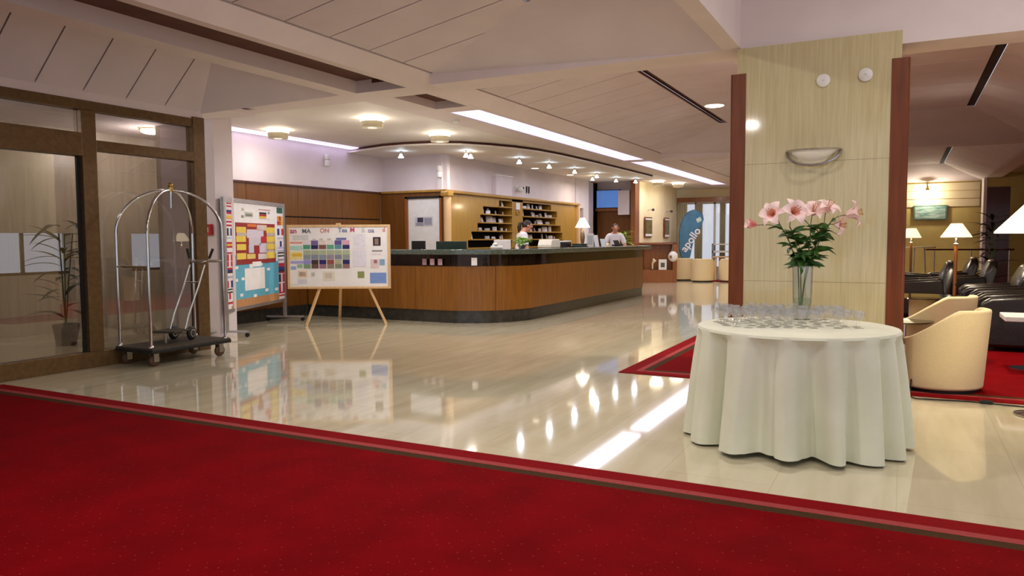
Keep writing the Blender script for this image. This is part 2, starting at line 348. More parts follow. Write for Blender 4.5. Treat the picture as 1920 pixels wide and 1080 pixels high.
# far middle bay
ys = [7.74 + 0.62 * k for k in range(14)] + [16.4]
slope(-4.78, 3.20, -3.13, zt, ys, (7.74, 8.6), (16.4, 14.6))
for k in range(8): cb('flat_panel', PANEL, (-2.99, -1.54, 8.6 + 0.75 * k, 9.34 + 0.75 * k, zt, zt + 0.05))
cb('air_slot', GAPM, (-3.13, -2.99, 8.6, 14.6, zt + 0.05, zt + 0.09))
for xx in (-3.11, -3.06, -3.01): cb('slot_bar', TROUGH, (xx - 0.008, xx + 0.008, 8.6, 14.6, zt, zt + 0.02))
MB().slab([(-4.78, 16.4, 3.20), (-1.54, 16.4, z0), (-1.54, 14.6, zt), (-3.13, 14.6, zt)], (0, 0.23, 0.97), 0.02).build('end_slope', PANEL, ce)
MB().slab([(-4.78, 7.74, 3.20), (-1.54, 7.74, z0), (-1.54, 8.6, zt), (-3.13, 8.6, zt)], (0, -0.4, 0.91), 0.02).build('end_slope', PANEL, ce)
# third middle bay
ys = [16.85 + 0.66 * k for k in range(16)] + [27.4]
slope(-4.78, 3.20, -3.13, zt, ys, (16.85, 17.8), (27.4, 26.0))
cb('flat_panel', PANEL, (-3.1, -1.54, 17.8, 26, zt, zt + 0.05)); MB().slab([(-4.78, 27.4, 3.20), (-1.54, 27.4, z0), (-1.54, 26, zt), (-3.13, 26, zt)], (0, 0.3, 0.95), 0.02).build('end_slope', PANEL, ce)
MB().slab([(-4.78, 16.85, 3.20), (-1.54, 16.85, z0), (-1.54, 17.8, zt), (-3.13, 17.8, zt)], (0, -0.3, 0.95), 0.02).build('end_slope', PANEL, ce)
# right bays
for ya, yb in ((7.70, 16.6), (17.05, 27.4)):
    slope(2.1, z0, 0.99, zt, [ya + (yb - ya) / 9 * k for k in range(10)], (ya, ya + 0.9), (yb, yb - 1.75))
    slope(-1.38, z0, -0.5, zt, [ya + (yb - ya) / 9 * k for k in range(10)], (ya, ya + 0.9), (yb, yb - 1.75))
    MB().slab([(-1.38, yb, z0), (2.1, yb, z0), (0.99, yb - 1.75, zt), (-0.5, yb - 1.75, zt)], (0, 0.23, 0.97), 0.02).build('end_slope', PANEL, ce)
    MB().slab([(-1.38, ya, z0), (2.1, ya, z0), (0.99, ya + 0.9, zt), (-0.5, ya + 0.9, zt)], (0, -0.4, 0.91), 0.02).build('end_slope', PANEL, ce)
    for k in range(8):
        q = (yb - ya - 2.65) / 8; cb('flat_panel', PANEL, (-0.5, 0.87, ya + 0.9 + q * k, ya + 0.9 + q * (k + 1) - 0.012, zt, zt + 0.05))
    cb('air_slot', GAPM, (0.87, 0.99, ya + 0.9, yb - 1.75, zt + 0.02, zt + 0.07))
# entrance bay
ys = [6.50 - 0.49 * k for k in range(24)][::-1]
slope(-7.62, 2.87, -6.93, 3.50, ys, None, (6.52, 6.16))
cb('flat_panel', PANEL, (-6.95, -6.09, -6, 6.2, 3.50, 3.55))
b = MB(); b.add([(-7.62, 6.52, 2.87), (-8.75, 7.28, 3.08), (-6.09, 7.28, 3.08), (-6.09, 6.58, 3.615), (-6.93, 6.16, 3.5)], [(0, 1, 2), (0, 2, 3, 4)]); b.build('end_slope', PANEL, ce)
# reception ceiling, raised field and lower curved soffit
cb('flat_panel', WHITEC, (-9.6, -6.09, 7.74, 27.4, z0, z0 + 0.1))
curve = [(-8.83, 11.32), (-8.38, 11.20), (-7.91, 11.18), (-7.41, 11.28), (-6.97, 11.56), (-6.65, 12.06), (-6.42, 12.6), (-6.26, 13.2), (-6.17, 14.1), (-6.13, 15.4), (-6.12, 17.5), (-6.13, 20.4)]
b = MB(); b.prism([(-9.45, 11.5)] + curve + [(-9.45, 20.4)], 3.0, 3.03); b.build('curved_soffit', WHITEC, ce)
cv2 = [(x - 0.06, y + 0.05) for x, y in curve]
b = MB(); b.prism([(-9.45, 11.6)] + cv2 + [(-9.45, 20.3)], 3.03, z0); b.build('shadow_gap', TROUGH, ce)

# ------------------------------------------------------------------ walls
def wbox(nm, label, mt, *bx):
    b = MB()
    for q in bx: b.box(*q)
    o = b.build(nm, mt); tag(o, label, kind='structure'); return o
wl = struct('wall_left', 'reception side wall of brown wood panels below white plaster')
MB().box(-9.6, -9.47, 7.74, 12.6, 0, z0).build('plaster', WALLW, wl)
for k in range(4):
    ya = 7.76 + k * 1.18; yb = min(ya + 1.172, 12.48)
    MB().box(-9.47, -9.44, ya, yb, 0.2, 1.735).build('panel', W_WALL, wl); MB().box(-9.47, -9.44, ya, yb, 1.76, 2.27).build('panel', W_WALL, wl)
MB().box(-9.47, -9.455, 7.76, 12.48, 1.735, 1.76).build('groove', VOIDM, wl)
MB().box(-9.47, -9.41, 7.76, 12.5, 2.27, 2.30).build('cap_rail', W_DARK, wl)
wbox('baseboard_left', 'black plinth along the wooden reception side wall', BLACKST, (-9.47, -9.43, 7.76, 12.5, 0, 0.2))
wd = struct('wall_back', 'brown wood wall with the staff door behind the counter')
MB().box(-9.45, -8.84, 12.5, 12.56, 0, 2.27).build('panel', W_WALL, wd); MB().box(-7.98, -7.90, 12.5, 12.56, 0, 2.27).build('panel', W_WALL, wd); MB().box(-8.84, -7.98, 12.5, 12.56, 2.19, 2.27).build('panel', W_WALL, wd)
MB().box(-9.45, -7.86, 12.46, 12.6, 2.27, 2.31).build('cap_rail', W_RACK, wd)
MB().box(-9.6, -7.92, 12.60, 12.7, 2.31, 3.0).build('plaster', WALLW, wd)
MB().tube([(-7.86, 12.50, 0), (-7.86, 12.50, 2.17)], 0.075, 16).build('corner_post', W_LIGHT, wd, True); MB().box(-7.96, -7.77, 12.40, 12.6, 2.17, 2.27).build('post_capital', W_RACK, wd, bevel=0.02)
d1 = struct('door_1', 'white staff door with a posted notice behind the counter')
MB().box(-8.78, -8.03, 12.50, 12.53, 0.01, 2.15).build('leaf', WHITEP, d1, bevel=0.004)
MB().box(-8.84, -8.78, 12.47, 12.56, 0, 2.19).build('jamb', W_RED, d1); MB().box(-8.03, -7.98, 12.47, 12.56, 0, 2.19).build('jamb', W_RED, d1); MB().box(-8.84, -7.98, 12.47, 12.56, 2.15, 2.19).build('head', VOIDM, d1)
MB().tube([(-8.10, 12.50, 1.05), (-8.10, 12.44, 1.05), (-8.20, 12.44, 1.05)], 0.010).build('handle', CHROME, d1, True)
wr = struct('wall_rack', 'golden wood wall carrying the key rack'); 
MB().box(-8.12, -8.02, 12.56, 19.3, 2.31, 3.0).build('plaster', WALLW, wr); MB().box(-8.5, -8.4, 12.6, 19.3, 0, 2.31).build('backing', W_RACK, wr)
MB().box(-8.02, -7.95, 12.56, 13.4, 0.0, 2.25).build('panel', W_RACK, wr); MB().box(-8.02, -7.95, 18.42, 19.3, 0, 2.25).build('panel', W_RACK, wr)
MB().box(-8.3, -7.88, 12.60, 19.36, 2.25, 2.31).build('cornice', W_RACK, wr, bevel=0.015)
MB().box(-8.1, -7.88, 19.22, 19.32, 0, 2.25).build('end_post', W_LIGHT, wr)
wbox('wall_far_left', 'white wall with dark doorway beyond the key rack', WALLW, (-8.55, -8.02, 19.36, 20.3, 2.20, 3.0), (-8.12, -8.02, 19.9, 20.3, 0, 2.2), (-8.6, -8.5, 19.36, 24, 0, 3.05))
wbox('door_2', 'dark opening beside the key rack', W_DARK, (-8.52, -8.4, 19.3, 19.9, 0, 2.15))
wf = struct('wall_far', 'wooden recess at the far end of the reception')
MB().box(-8.6, -7.2, 22.25, 22.35, 0, 2.22).build('panel', W_WALL, wf); MB().box(-8.6, -7.2, 22.25, 22.35, 2.22, z0).build('plaster', WALLW, wf)
MB().box(-8.64, -8.5, 21.9, 22.25, 0, z0).build('post', W_RACK, wf); MB().box(-7.30, -7.16, 21.9, 22.3, 0, z0).build('post', W_RED, wf); MB().box(-8.5, -7.3, 22.1, 22.25, 2.20, 2.29).build('shelf_rail', W_RED, wf)
MB().box(-7.72, -7.36, 21.95, 22.2, 2.07, 2.80).build('bulkhead_box', WALLW, wf)
wc = struct('wall_cream', 'curved cream wall with two narrow pictures')
pts = [(-7.16, 22.3), (-7.12, 22.9), (-7.05, 23.6), (-7.0, 24.4), (-7.02, 25.4), (-7.12, 26.4)]
b = MB()
for z_a, z_b in ((1.22, z0),):
    for (xa, ya), (xb, yb) in zip(pts[:-1], pts[1:]):
        b.slab([(xa, ya, z_a), (xb, yb, z_a), (xb, yb, z_b), (xa, ya, z_b)], (-1, 0, 0), 0.1)
b.build('plaster', CREAMW, wc); 
b = MB()
for (xa, ya), (xb, yb) in zip(pts[:-1], pts[1:]): b.slab([(xa + .02, ya, 0), (xb + .02, yb, 0), (xb + .02, yb, 1.22), (xa + .02, ya, 1.22)], (-1, 0, 0), 0.1)
b.build('wainscot', W_RED, wc)
wbox('trim_1', 'wood header rail above the glazed far opening', W_RED, (-7.5, -4.5, 26.7, 26.9, 2.62, 2.78))
wbox('wall_end', 'cream bulkhead above the far opening', CREAMW, (-7.6, -4.4, 26.9, 27.1, 2.78, 3.6), (-7.6, -7.35, 26.9, 27.1, 0, 2.78), (-4.6, -2.2, 26.9, 27.1, 0, 3.6))
w3 = struct('window_3', 'tall bright far window with pale curtains')
for yy in (-7.3, -6.62, -5.95, -5.3, -4.62): MB().box(yy - 0.035, yy + 0.035, 27.1, 27.17, 0, 2.62).build('mullion', WHITEP, w3)
MB().box(-7.35, -4.6, 27.1, 27.17, 2.56, 2.64).build('head', WHITEP, w3); MB().box(-7.35, -4.6, 27.1, 27.17, 0, 0.35).build('sill', WHITEP, w3)
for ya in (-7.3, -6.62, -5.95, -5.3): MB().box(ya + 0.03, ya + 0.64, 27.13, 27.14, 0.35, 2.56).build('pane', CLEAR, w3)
def drape(x0, x1, y, n, par):
    vs = []; k = n * 8; b = MB()
    for z_ in (0.05, 2.58):
        for i in range(k + 1): vs.append((x0 + (x1 - x0) * i / k, y + 0.035 * math.sin(2 * math.pi * i / 8), z_))
    b.add(vs, [(i, i + 1, k + 2 + i, k + 1 + i) for i in range(k)]); return b.build('curtain', CURT, par, True)
for xa, xb in ((-7.3, -6.9), (-6.62, -6.35), (-5.75, -5.55)): drape(xa, xb, 27.02, 4, w3)
# lounge walls
we = struct('wall_lounge', 'ochre lounge end wall with pale horizontal boards')
MB().box(-2.2, 2.2, 27.4, 27.5, 0, 3.6).build('plaster', YELW, we)
for k in range(3): MB().box(-1.4, 2.05, 27.37, 27.4, 2.30 + k * 0.25, 2.53 + k * 0.25).build('board', CREAMW, we)
wbox('wall_right', 'ochre wall on the far side of the lounge', YELW, (4.9, 5.0, 7.7, 27.5, 0, 3.3), (2.2, 5.0, 27.4, 27.5, 0, 3.3))
c2 = struct('column_2', 'distant column with dark red wood cladding and a white edge')
MB().box(2.06, 2.14, 26.3, 27.0, 0, z0).build('edge', WALLW, c2); MB().box(2.14, 2.72, 26.25, 27.0, 0, 2.80).build('cladding', W_DARK, c2); MB().box(2.14, 2.72, 26.35, 27.0, 2.80, z0).build('head', YELW, c2)

# entrance: glazed screen
wn = struct('window_1', 'bronze framed glass entrance screen')
def fb(nm, *q): MB().box(*q).build(nm, BRONZE, wn, bevel=0.006)
fb('bottom_rail', -7.71, -7.59, -6, 6.55, 0, 0.17); fb('top_rail', -7.71, -7.59, -6, 6.55, 2.70, 2.80)
fb('end_post', -7.71, -7.58, 6.38, 6.55, 0, 2.82); fb('mullion', -7.71, -7.58, 4.99, 5.15, 0.17, 2.70)
for y_ in (2.6, 0.2, -2.2): fb('mullion', -7.71, -7.58, y_ - 0.08, y_ + 0.08, 0.17, 2.70)
fb('transom', -7.71, -7.58, 5.15, 6.38, 2.29, 2.40)
for a_, b_ in ((2.68, 4.99), (0.28, 2.52), (-2.12, 0.12)):
    fb('transom', -7.71, -7.58, a_, b_, 2.22, 2.46)
    MB().box(-7.655, -7.645, a_, b_, 0.17, 2.22).build('pane', PANE, wn); MB().box(-7.655, -7.645, a_, b_, 2.46, 2.70).build('pane', PANE, wn)
    MB().box(-7.66, -7.635, b_ - 0.035, b_ - 0.005, 0.17, 2.22).build('gasket', RUBBER, wn)
MB().box(-7.655, -7.645, 5.15, 6.38, 0.17, 2.29).build('pane', PANE, wn); MB().box(-7.655, -7.645, 5.15, 6.38, 2.40, 2.70).build('pane', PANE, wn)
wbox('trim_2', 'cream plaster strip above the glass screen', PLASTER, (-7.72, -7.60, -6, 6.55, 2.80, 2.88))
pl = wbox('wall_pillar', 'narrow white pillar between the glass screen and the reception', WALLW, (-8.70, -8.42, 7.42, 7.74, 0, z0), (-9.6, -8.7, 7.50, 7.74, 0, z0))
# vestibule behind the glass
wv = struct('wall_vestibule', 'stone vestibule wall behind the glass screen')
MB().box(-11.2, -11.0, -6, 5.7, 0, 3.0).build('stone', TRAV2, wv); MB().box(-11.2, -11.0, 5.7, 9.4, 0, 0.86).build('stone', TRAV2, wv); MB().box(-11.2, -11.0, 5.7, 9.4, 1.46, 3.0).build('stone', TRAV2, wv)
MB().box(-11.2, -11.0, 7.0, 8.0, 0.86, 1.46).build('stone', TRAV2, wv); MB().box(-11.2, -9.6, 9.3, 9.4, 0, 3.0).build('stone', TRAV2, wv); MB().box(-9.7, -9.6, 7.5, 9.4, 0, 3.0).build('stone', TRAV2, wv)
MB().box(-11.2, -9.6, 7.5, 9.4, 3.0, 3.05).build('soffit', PLASTER, wv); MB().box(-11.2, -7.71, -6, 7.5, 3.0, 3.05).build('soffit', PLASTER, wv); MB().box(-7.71, -7.6, -6, 6.55, 2.88, 3.0).build('infill', PLASTER, wv)
for a_, b_ in ((5.7, 7.0), (8.0, 9.3)):
    MB().box(-11.12, -11.08, a_, b_, 0.86, 0.90).build('sash', BRONZE, wv); MB().box(-11.12, -11.08, (a_ + b_) / 2 - 0.02, (a_ + b_) / 2 + 0.02, 0.86, 1.46).build('sash', BRONZE, wv)
MB().box(-10.98, -10.9, 3.6, 5.2, 0.1, 2.3).build('display_panel', WHITEP, wv)
# ------------------------------------------------------------------ stone column
cl = struct('column_1', 'large travertine clad column with rounded cherry wood corner trims')
MB().box(-1.38, -0.06, 7.30, 8.6, 0, 3.07).build('core', TRAV, cl)
zz = [0.10, 0.94, 2.01, 3.07]
for a_, b_ in zip(zz[:-1], zz[1:]):
    for xa, xb in ((-1.40, -0.05),): MB().box(xa, xb, 7.25, 7.297, a_ + 0.001, b_ - 0.001).build('stone_panel', TRAV, cl)
MB().box(-1.40, -0.05, 7.26, 7.297, 0, 0.10).build('plinth', TRAV, cl)
def corner(x, sx):
    p = [(x, 7.30), (x, 7.245)]
    for k in range(7): t = k / 6 * math.pi / 2; p.append((x + sx * (0.115 + 0.025 * math.sin(t)), 7.27 - 0.025 * math.cos(t)))
    p += [(x + sx * 0.14, 7.46), (x, 7.46)]
    MB().prism(p, 0.0, 2.84).build('wood_corner', W_TRIM, cl, True)
corner(-1.32, -1); corner(-0.125, 1)
sc = thing('wall_sconce', 'boat shaped frosted wall sconce with metal rim on the column', 'sconce', (-0.73, 7.25, 2.03))
n = 16; vs = []; rim = []
for j in range(n + 1):
    t = math.pi * j / n; x = -0.20 * math.cos(t); rim.append((x * 1.1, -0.16 * math.sin(t) ** 0.8 - 0.002, 0.075))
    for k in range(6):
        q = k / 5; vs.append((x * (1 - 0.35 * q * q), -0.15 * math.sin(t) ** 0.8 * (1 - 0.75 * q ** 1.5), 0.075 - 0.13 * q * (0.25 + 0.75 * math.sin(t))))
MB().add(vs, [(j * 6 + k, j * 6 + k + 1, j * 6 + k + 7, j * 6 + k + 6) for j in range(n) for k in range(5)]).build('bowl', pm('frosted_bowl', (250, 248, 240), (246, 242, 232), scale=4, rough=0.3), sc, True)
low = [(x * 1.02, y * 0.35 - 0.06 * math.sin(math.pi * i / n), 0.075 - 0.135 * math.sin(math.pi * i / n)) for i, (x, y, z) in enumerate(rim)]
MB().tube(low, 0.013, 6).build('lower_band', STEELB, sc, True); MB().tube(rim, 0.008, 6).build('rim', STEELB, sc, True)
for x, z_, lb in ((-0.66, 2.71, 'round white wall disc above the sconce, the lower one'), (-0.325, 2.725, 'round white wall disc near the upper right corner trim of the column')):
    o = thing('wall_disc', lb, 'wall disc', (x, 7.25, z_), group='discs on the column'); b = MB(); b.lathe([(0, 0), (0.052, 0), (0.056, 0.006), (0.056, 0.014), (0.045, 0.02), (0, 0.022)], 24)
    b.v = [(p[0], -p[2], p[1]) for p in b.v]; b.build('cover', WHITEP, o, True); MB().cbox((0, -0.023, 0.0), (0.02, 0.002, 0.004)).build('slot', STEELB, o)
so = thing('power_socket', 'white wall socket low on the right wood trim of the column', 'socket', (0.02, 7.42, 0.34))
MB().box(-0.0, 0.012, -0.04, 0.04, -0.06, 0.06).build('plate', WHITEP, so, bevel=0.004); MB().box(0.012, 0.05, -0.025, 0.025, -0.055, 0.01).build('plug', BLACKP, so, bevel=0.006)
b = MB(); b.tube([(0.06, 7.40, 0.31), (0.09, 7.36, 0.12), (0.08, 7.25, 0.01), (0.06, 7.12, 0.008), (0.12, 7.0, 0.008), (0.3, 7.03, 0.008), (0.5, 7.06, 0.008), (0.62, 7.05, 0.008), (0.9, 7.02, 0.008), (1.3, 7.05, 0.008)], 0.006, 6)
cbl = thing('power_cable', 'thin dark cable on the floor leading from the column socket', 'cable'); b.build('cord', BLACKP, cbl, True); MB().cbox((0.62, 7.05, 0.016), (0.09, 0.035, 0.03)).build('inline_switch', BLACKP, cbl, bevel=0.008)

# ------------------------------------------------------------------ table, cloth, vase, lilies, glasses
TX, TY, TZ = -0.62, 5.27, 0.755
tc = thing('tablecloth', 'floor length ivory cloth draped over a round table before the column', 'tablecloth', (TX, TY, 0))
nA, nR = 288, 26; vs = []; fs = []; rnd = random.Random(3)
folds = [(0.0, 0)]
def fold(t):
    a = math.sin(15 * t + 1.3 * math.sin(2 * t + 1) + 0.4); a = a if a < 0 else a ** 0.6; a = -(abs(a) ** 1.5) if a < 0 else a; c_ = math.sin(6 * t + 1.1 * math.sin(3 * t)); d = math.sin(29 * t + 1.7 + math.sin(4 * t))
    return 0.70 * a + 0.30 * c_ + 0.16 * d
for i in range(nA):
    t = 2 * math.pi * i / nA; f = fold(t)
    for k in range(nR):
        q = k / (nR - 1)
        if k == 0: r_, z_ = 0.0, TZ
        elif k == 1: r_, z_ = 0.30, TZ
        elif k == 2: r_, z_ = 0.605, TZ
        elif k == 3: r_, z_ = 0.622, TZ - 0.004
        elif k == 4: r_, z_ = 0.630, TZ - 0.018
        else:
            u = (k - 4) / (nR - 5); e = u ** 0.45
            r_ = 0.612 + u * 0.055 + e * (0.15 * f if f < 0 else 0.06 * f) ; z_ = (TZ - 0.018) * (1 - u) + (0.012 + 0.012 * (1 + math.sin(3 * t))) * u
        sw = 0.03 * math.sin(5 * t + 2) * (max(0, (k - 4)) / (nR - 5)) ** 1.5
        vs.append((r_ * math.cos(t + sw), r_ * math.sin(t + sw), z_))
for i in range(nA):
    j = (i + 1) % nA
    for k in range(nR - 1): fs.append((i * nR + k, i * nR + k + 1, j * nR + k + 1, j * nR + k))
o = MB().add(vs, fs).build('drape', CLOTH, tc, True)

VX, VY = -0.63, 5.70
vt = thing('flower_vase', 'tall clear glass cylinder vase with green glass base on the table', 'vase', (VX, VY, TZ))
MB().lathe([(0.0, 0.0), (0.058, 0.0), (0.060, 0.01), (0.066, 0.20), (0.070, 0.38), (0.066, 0.38), (0.061, 0.20), (0.055, 0.014), (0, 0.014)], 32).build('glass', VASEG, vt, True)
b = MB()
for k in range(70):
    a = rnd.uniform(0, 6.28); q = 0.042 * math.sqrt(rnd.random()); b.sphere((q * math.cos(a), q * math.sin(a), 0.024 + rnd.random() * 0.06), 0.011, 6)
o = b.build('glass_beads', pm('green_beads', (110, 196, 120), (80, 170, 96), scale=20, rough=0.1, spec=0.8), vt, True); o['kind'] = 'stuff'
MB().lathe([(0, 0.016), (0.053, 0.016), (0.057, 0.15), (0.057, 0.152), (0, 0.152)], 24).build('water', glassmat('vase_water', (240, 250, 238), refl=0.4), vt, True)
cr = Vector((0.888, 0.459, 0)); cf = Vector((-0.459, 0.888, 0))
def leaf_mesh(b, base, d, L, wd, curl=0.25, upv=Vector((0, 0, 1))):
    d = d.normalized(); s_ = d.cross(upv)
    if s_.length < 1e-3: s_ = Vector((1, 0, 0))
    s_.normalize(); nn = s_.cross(d); vs = []; n = 6
    for i in range(n + 1):
        q = i / n; c_ = base + d * L * q + nn * (-curl * L * q * q); w_ = wd * math.sin(math.pi * min(1, 0.08 + 0.92 * q)) ** 0.9 * 0.5
        vs += [c_ - s_ * w_ + nn * w_ * 0.25, c_, c_ + s_ * w_ + nn * w_ * 0.25]
    b.add(vs, [(3 * i, 3 * i + 1, 3 * i + 4, 3 * i + 3) for i in range(n)] + [(3 * i + 1, 3 * i + 2, 3 * i + 5, 3 * i + 4) for i in range(n)])
def lily(par, pos, d, rad, closed=False):
    fo = bpy.data.objects.new('flower', None); COL.objects.link(fo); fo.parent = par; fo.location = pos; fo.empty_display_size = 0.02
    d = d.normalized(); a = d.orthogonal().normalized(); c_ = d.cross(a); op = 0.35 if closed else 1.0
    for k in range(6):
        t = k * math.pi / 3 + 0.3; o_ = a * math.cos(t) + c_ * math.sin(t); s_ = d.cross(o_); vs = []; n = 7; w0 = rad * (0.95 if k % 2 else 0.68)
        for i in range(n + 1):
            q = i / n; cen = d * rad * (0.95 * math.sin(q * 1.75) * (1.25 - 0.3 * op)) + o_ * rad * op * (0.10 + 1.0 * q ** 1.6) - d * rad * 0.35 * op * q ** 3
            w_ = w0 * math.sin(math.pi * (0.10 + 0.88 * q)) ** 0.8 * 0.5
            vs += [cen - s_ * w_ + d * w_ * 0.35, cen, cen + s_ * w_ + d * w_ * 0.35]
        b = MB(); b.cur = 0; b.add(vs[:12], [(3 * i, 3 * i + 1, 3 * i + 4, 3 * i + 3) for i in range(3)] + [(3 * i + 1, 3 * i + 2, 3 * i + 5, 3 * i + 4) for i in range(3)])
        b.cur = 1; b.add(vs[9:], [(3 * i, 3 * i + 1, 3 * i + 4, 3 * i + 3) for i in range(n - 3)] + [(3 * i + 1, 3 * i + 2, 3 * i + 5, 3 * i + 4) for i in range(n - 3)])
        b.build('petal', [PETALD if par['pinkish'] else PETAL, PETAL], fo, True)
    if not closed:
        b = MB()
        for k in range(6):
            t = k * math.pi / 3; e = d * rad * 1.1 + (a * math.cos(t) + c_ * math.sin(t)) * rad * 0.22; b.tube([(0, 0, 0), e * 0.6, e], 0.0015, 4); b.sphere(e, 0.004, 6)
        b.build('stamens', POLLEN, fo)
PXM = 0.00372
def ppos(px, py, dep=0.0):
    return Vector((0, 0, 0)) + cr * ((px - 1504) * PXM) + cf * dep + Vector((0, 0, (601 - py) * PXM))
stems = [
 ([(1508, 590), (1496, 500), (1478, 450), (1462, 425)], [((1444, 404), -0.05, (-0.7, -0.75, 0.35), 0.060, 0), ((1416, 421), 0.0, (-1.0, -0.15, 0.1), 0.052, 1)], 1, 'left most lily stem with pink and half open blooms in the vase'),
 ([(1512, 590), (1500, 500), (1486, 445), (1476, 424)], [((1474, 401), -0.06, (0.15, -0.95, 0.35), 0.064, 0)], 1, 'lily stem with one deep pink throated bloom facing forward in the vase'),
 ([(1500, 590), (1510, 500), (1517, 450), (1519, 424)], [((1522, 402), 0.02, (0.0, -0.7, 0.7), 0.058, 0), ((1500, 405), 0.05, (-0.2, -0.5, 0.7), 0.056, 0)], 0, 'upright middle lily stem with pale blooms in the vase'),
 ([(1498, 590), (1514, 500), (1532, 455), (1543, 425)], [((1545, 398), 0.0, (0.25, -0.5, 0.8), 0.058, 0), ((1566, 420), 0.04, (0.6, -0.6, -0.1), 0.052, 0)], 0, 'right leaning lily stem with pale and drooping blooms in the vase'),
 ([(1502, 590), (1516, 500), (1538, 440), (1556, 412)], [((1580, 403), -0.03, (0.95, -0.35, 0.2), 0.066, 0)], 0, 'right most lily stem with a large pale bloom turned sideways')]
for si, (sp, fl_, pk, lb) in enumerate(stems):
    t = thing('lily', lb, 'flower', (VX, VY, TZ), group='lilies in the vase'); t['pinkish'] = pk
    P = [ppos(x, y, 0.02 * math.sin(si * 2.1 + i)) for i, (x, y) in enumerate(sp)]; P[0] = Vector((rnd.uniform(-.02, .02), rnd.uniform(-.02, .02), 0.10))
    P[1] = Vector((P[1].x * 0.9, P[1].y * 0.9, P[1].z)) if abs(P[1].x) < 0.06 else P[1]
    MB().tube(P, 0.0045, 6).build('stem', STEM, t, True)
    for (px, py), dep, dr, rad, cl_ in fl_:
        q = ppos(px, py, dep); dv = cr * dr[0] + cf * dr[1] + Vector((0, 0, dr[2]))
        MB().tube([P[-1], (P[-1] + q) / 2 + Vector((0, 0, 0.01)), q], 0.003, 5).build('stalk', STEM, t, True)
        lily(t, q, dv, rad * 1.45, cl_)
    for k in range(27):
        u = rnd.uniform(0.0, 1.0); i = 1 if u < 0.62 else 2; f = (u / 0.62 if i == 1 else (u - 0.62) / 0.38); base = P[i].lerp(P[i + 1], f)
        if k < 6: base = P[1] + Vector((rnd.uniform(-.03, .03), rnd.uniform(-.03, .03), rnd.uniform(0.0, 0.10)))
        a = rnd.uniform(0, 2 * math.pi); dr = Vector((math.cos(a), math.sin(a), rnd.uniform(-0.15, 0.6)))
        b = MB(); leaf_mesh(b, base, dr, rnd.uniform(0.09, 0.15), rnd.uniform(0.03, 0.045), rnd.uniform(0.2, 0.6), Vector((rnd.uniform(-1, 1), rnd.uniform(-1.2, 0.4), 0.7))); b.build('leaf', LEAF, t, True)

# stemmed glasses standing close together on the cloth
g0 = thing('stemmed_glass', 'small clear stemmed glass in the crowd of glasses around the vase', 'glass', (TX, TY, TZ), group='clear glasses on the table')
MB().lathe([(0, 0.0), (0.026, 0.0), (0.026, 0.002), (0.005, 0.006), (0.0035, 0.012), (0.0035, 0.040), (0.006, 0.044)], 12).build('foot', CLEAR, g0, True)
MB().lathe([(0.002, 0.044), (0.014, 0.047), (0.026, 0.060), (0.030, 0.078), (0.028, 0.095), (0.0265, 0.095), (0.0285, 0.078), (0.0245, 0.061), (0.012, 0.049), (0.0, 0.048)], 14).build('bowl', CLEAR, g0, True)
spots = []; tries = 0
while len(spots) < 60 and tries < 6000:
    tries += 1; u = rnd.uniform(-0.45, 0.36); v = rnd.uniform(-0.20, 0.44); p = cr * u + cf * v
    if p.length > 0.55: continue
    if v < -0.10 - 0.12 * (u + .45): continue
    if (p - Vector((VX - TX, VY - TY, 0))).length < 0.11: continue
    if any((p - q).length < 0.072 for q in spots): continue
    spots.append(p)
for i, p in enumerate(spots):
    rel = p - Vector((VX - TX, VY - TY, 0)); u, v = rel.dot(cr), rel.dot(cf)
    side = 'left of the vase' if u < -0.12 else ('right of the vase' if u > 0.12 else 'in front of the vase')
    row = 'in the front rows' if v < -0.33 else ('in the middle rows' if v < -0.15 else 'in the back rows')
    lb = 'small clear stemmed glass %s, %s' % (side, row)
    if i == 0: g0.location = (TX + p.x, TY + p.y, TZ); g0['label'] = lb; g0.scale = (1.15, 1.15, 1.2)
    else: dup(g0, (TX + p.x, TY + p.y, TZ), rnd.uniform(0, 6), lb, scale=(1.15, 1.15, rnd.uniform(1.05, 1.3)))

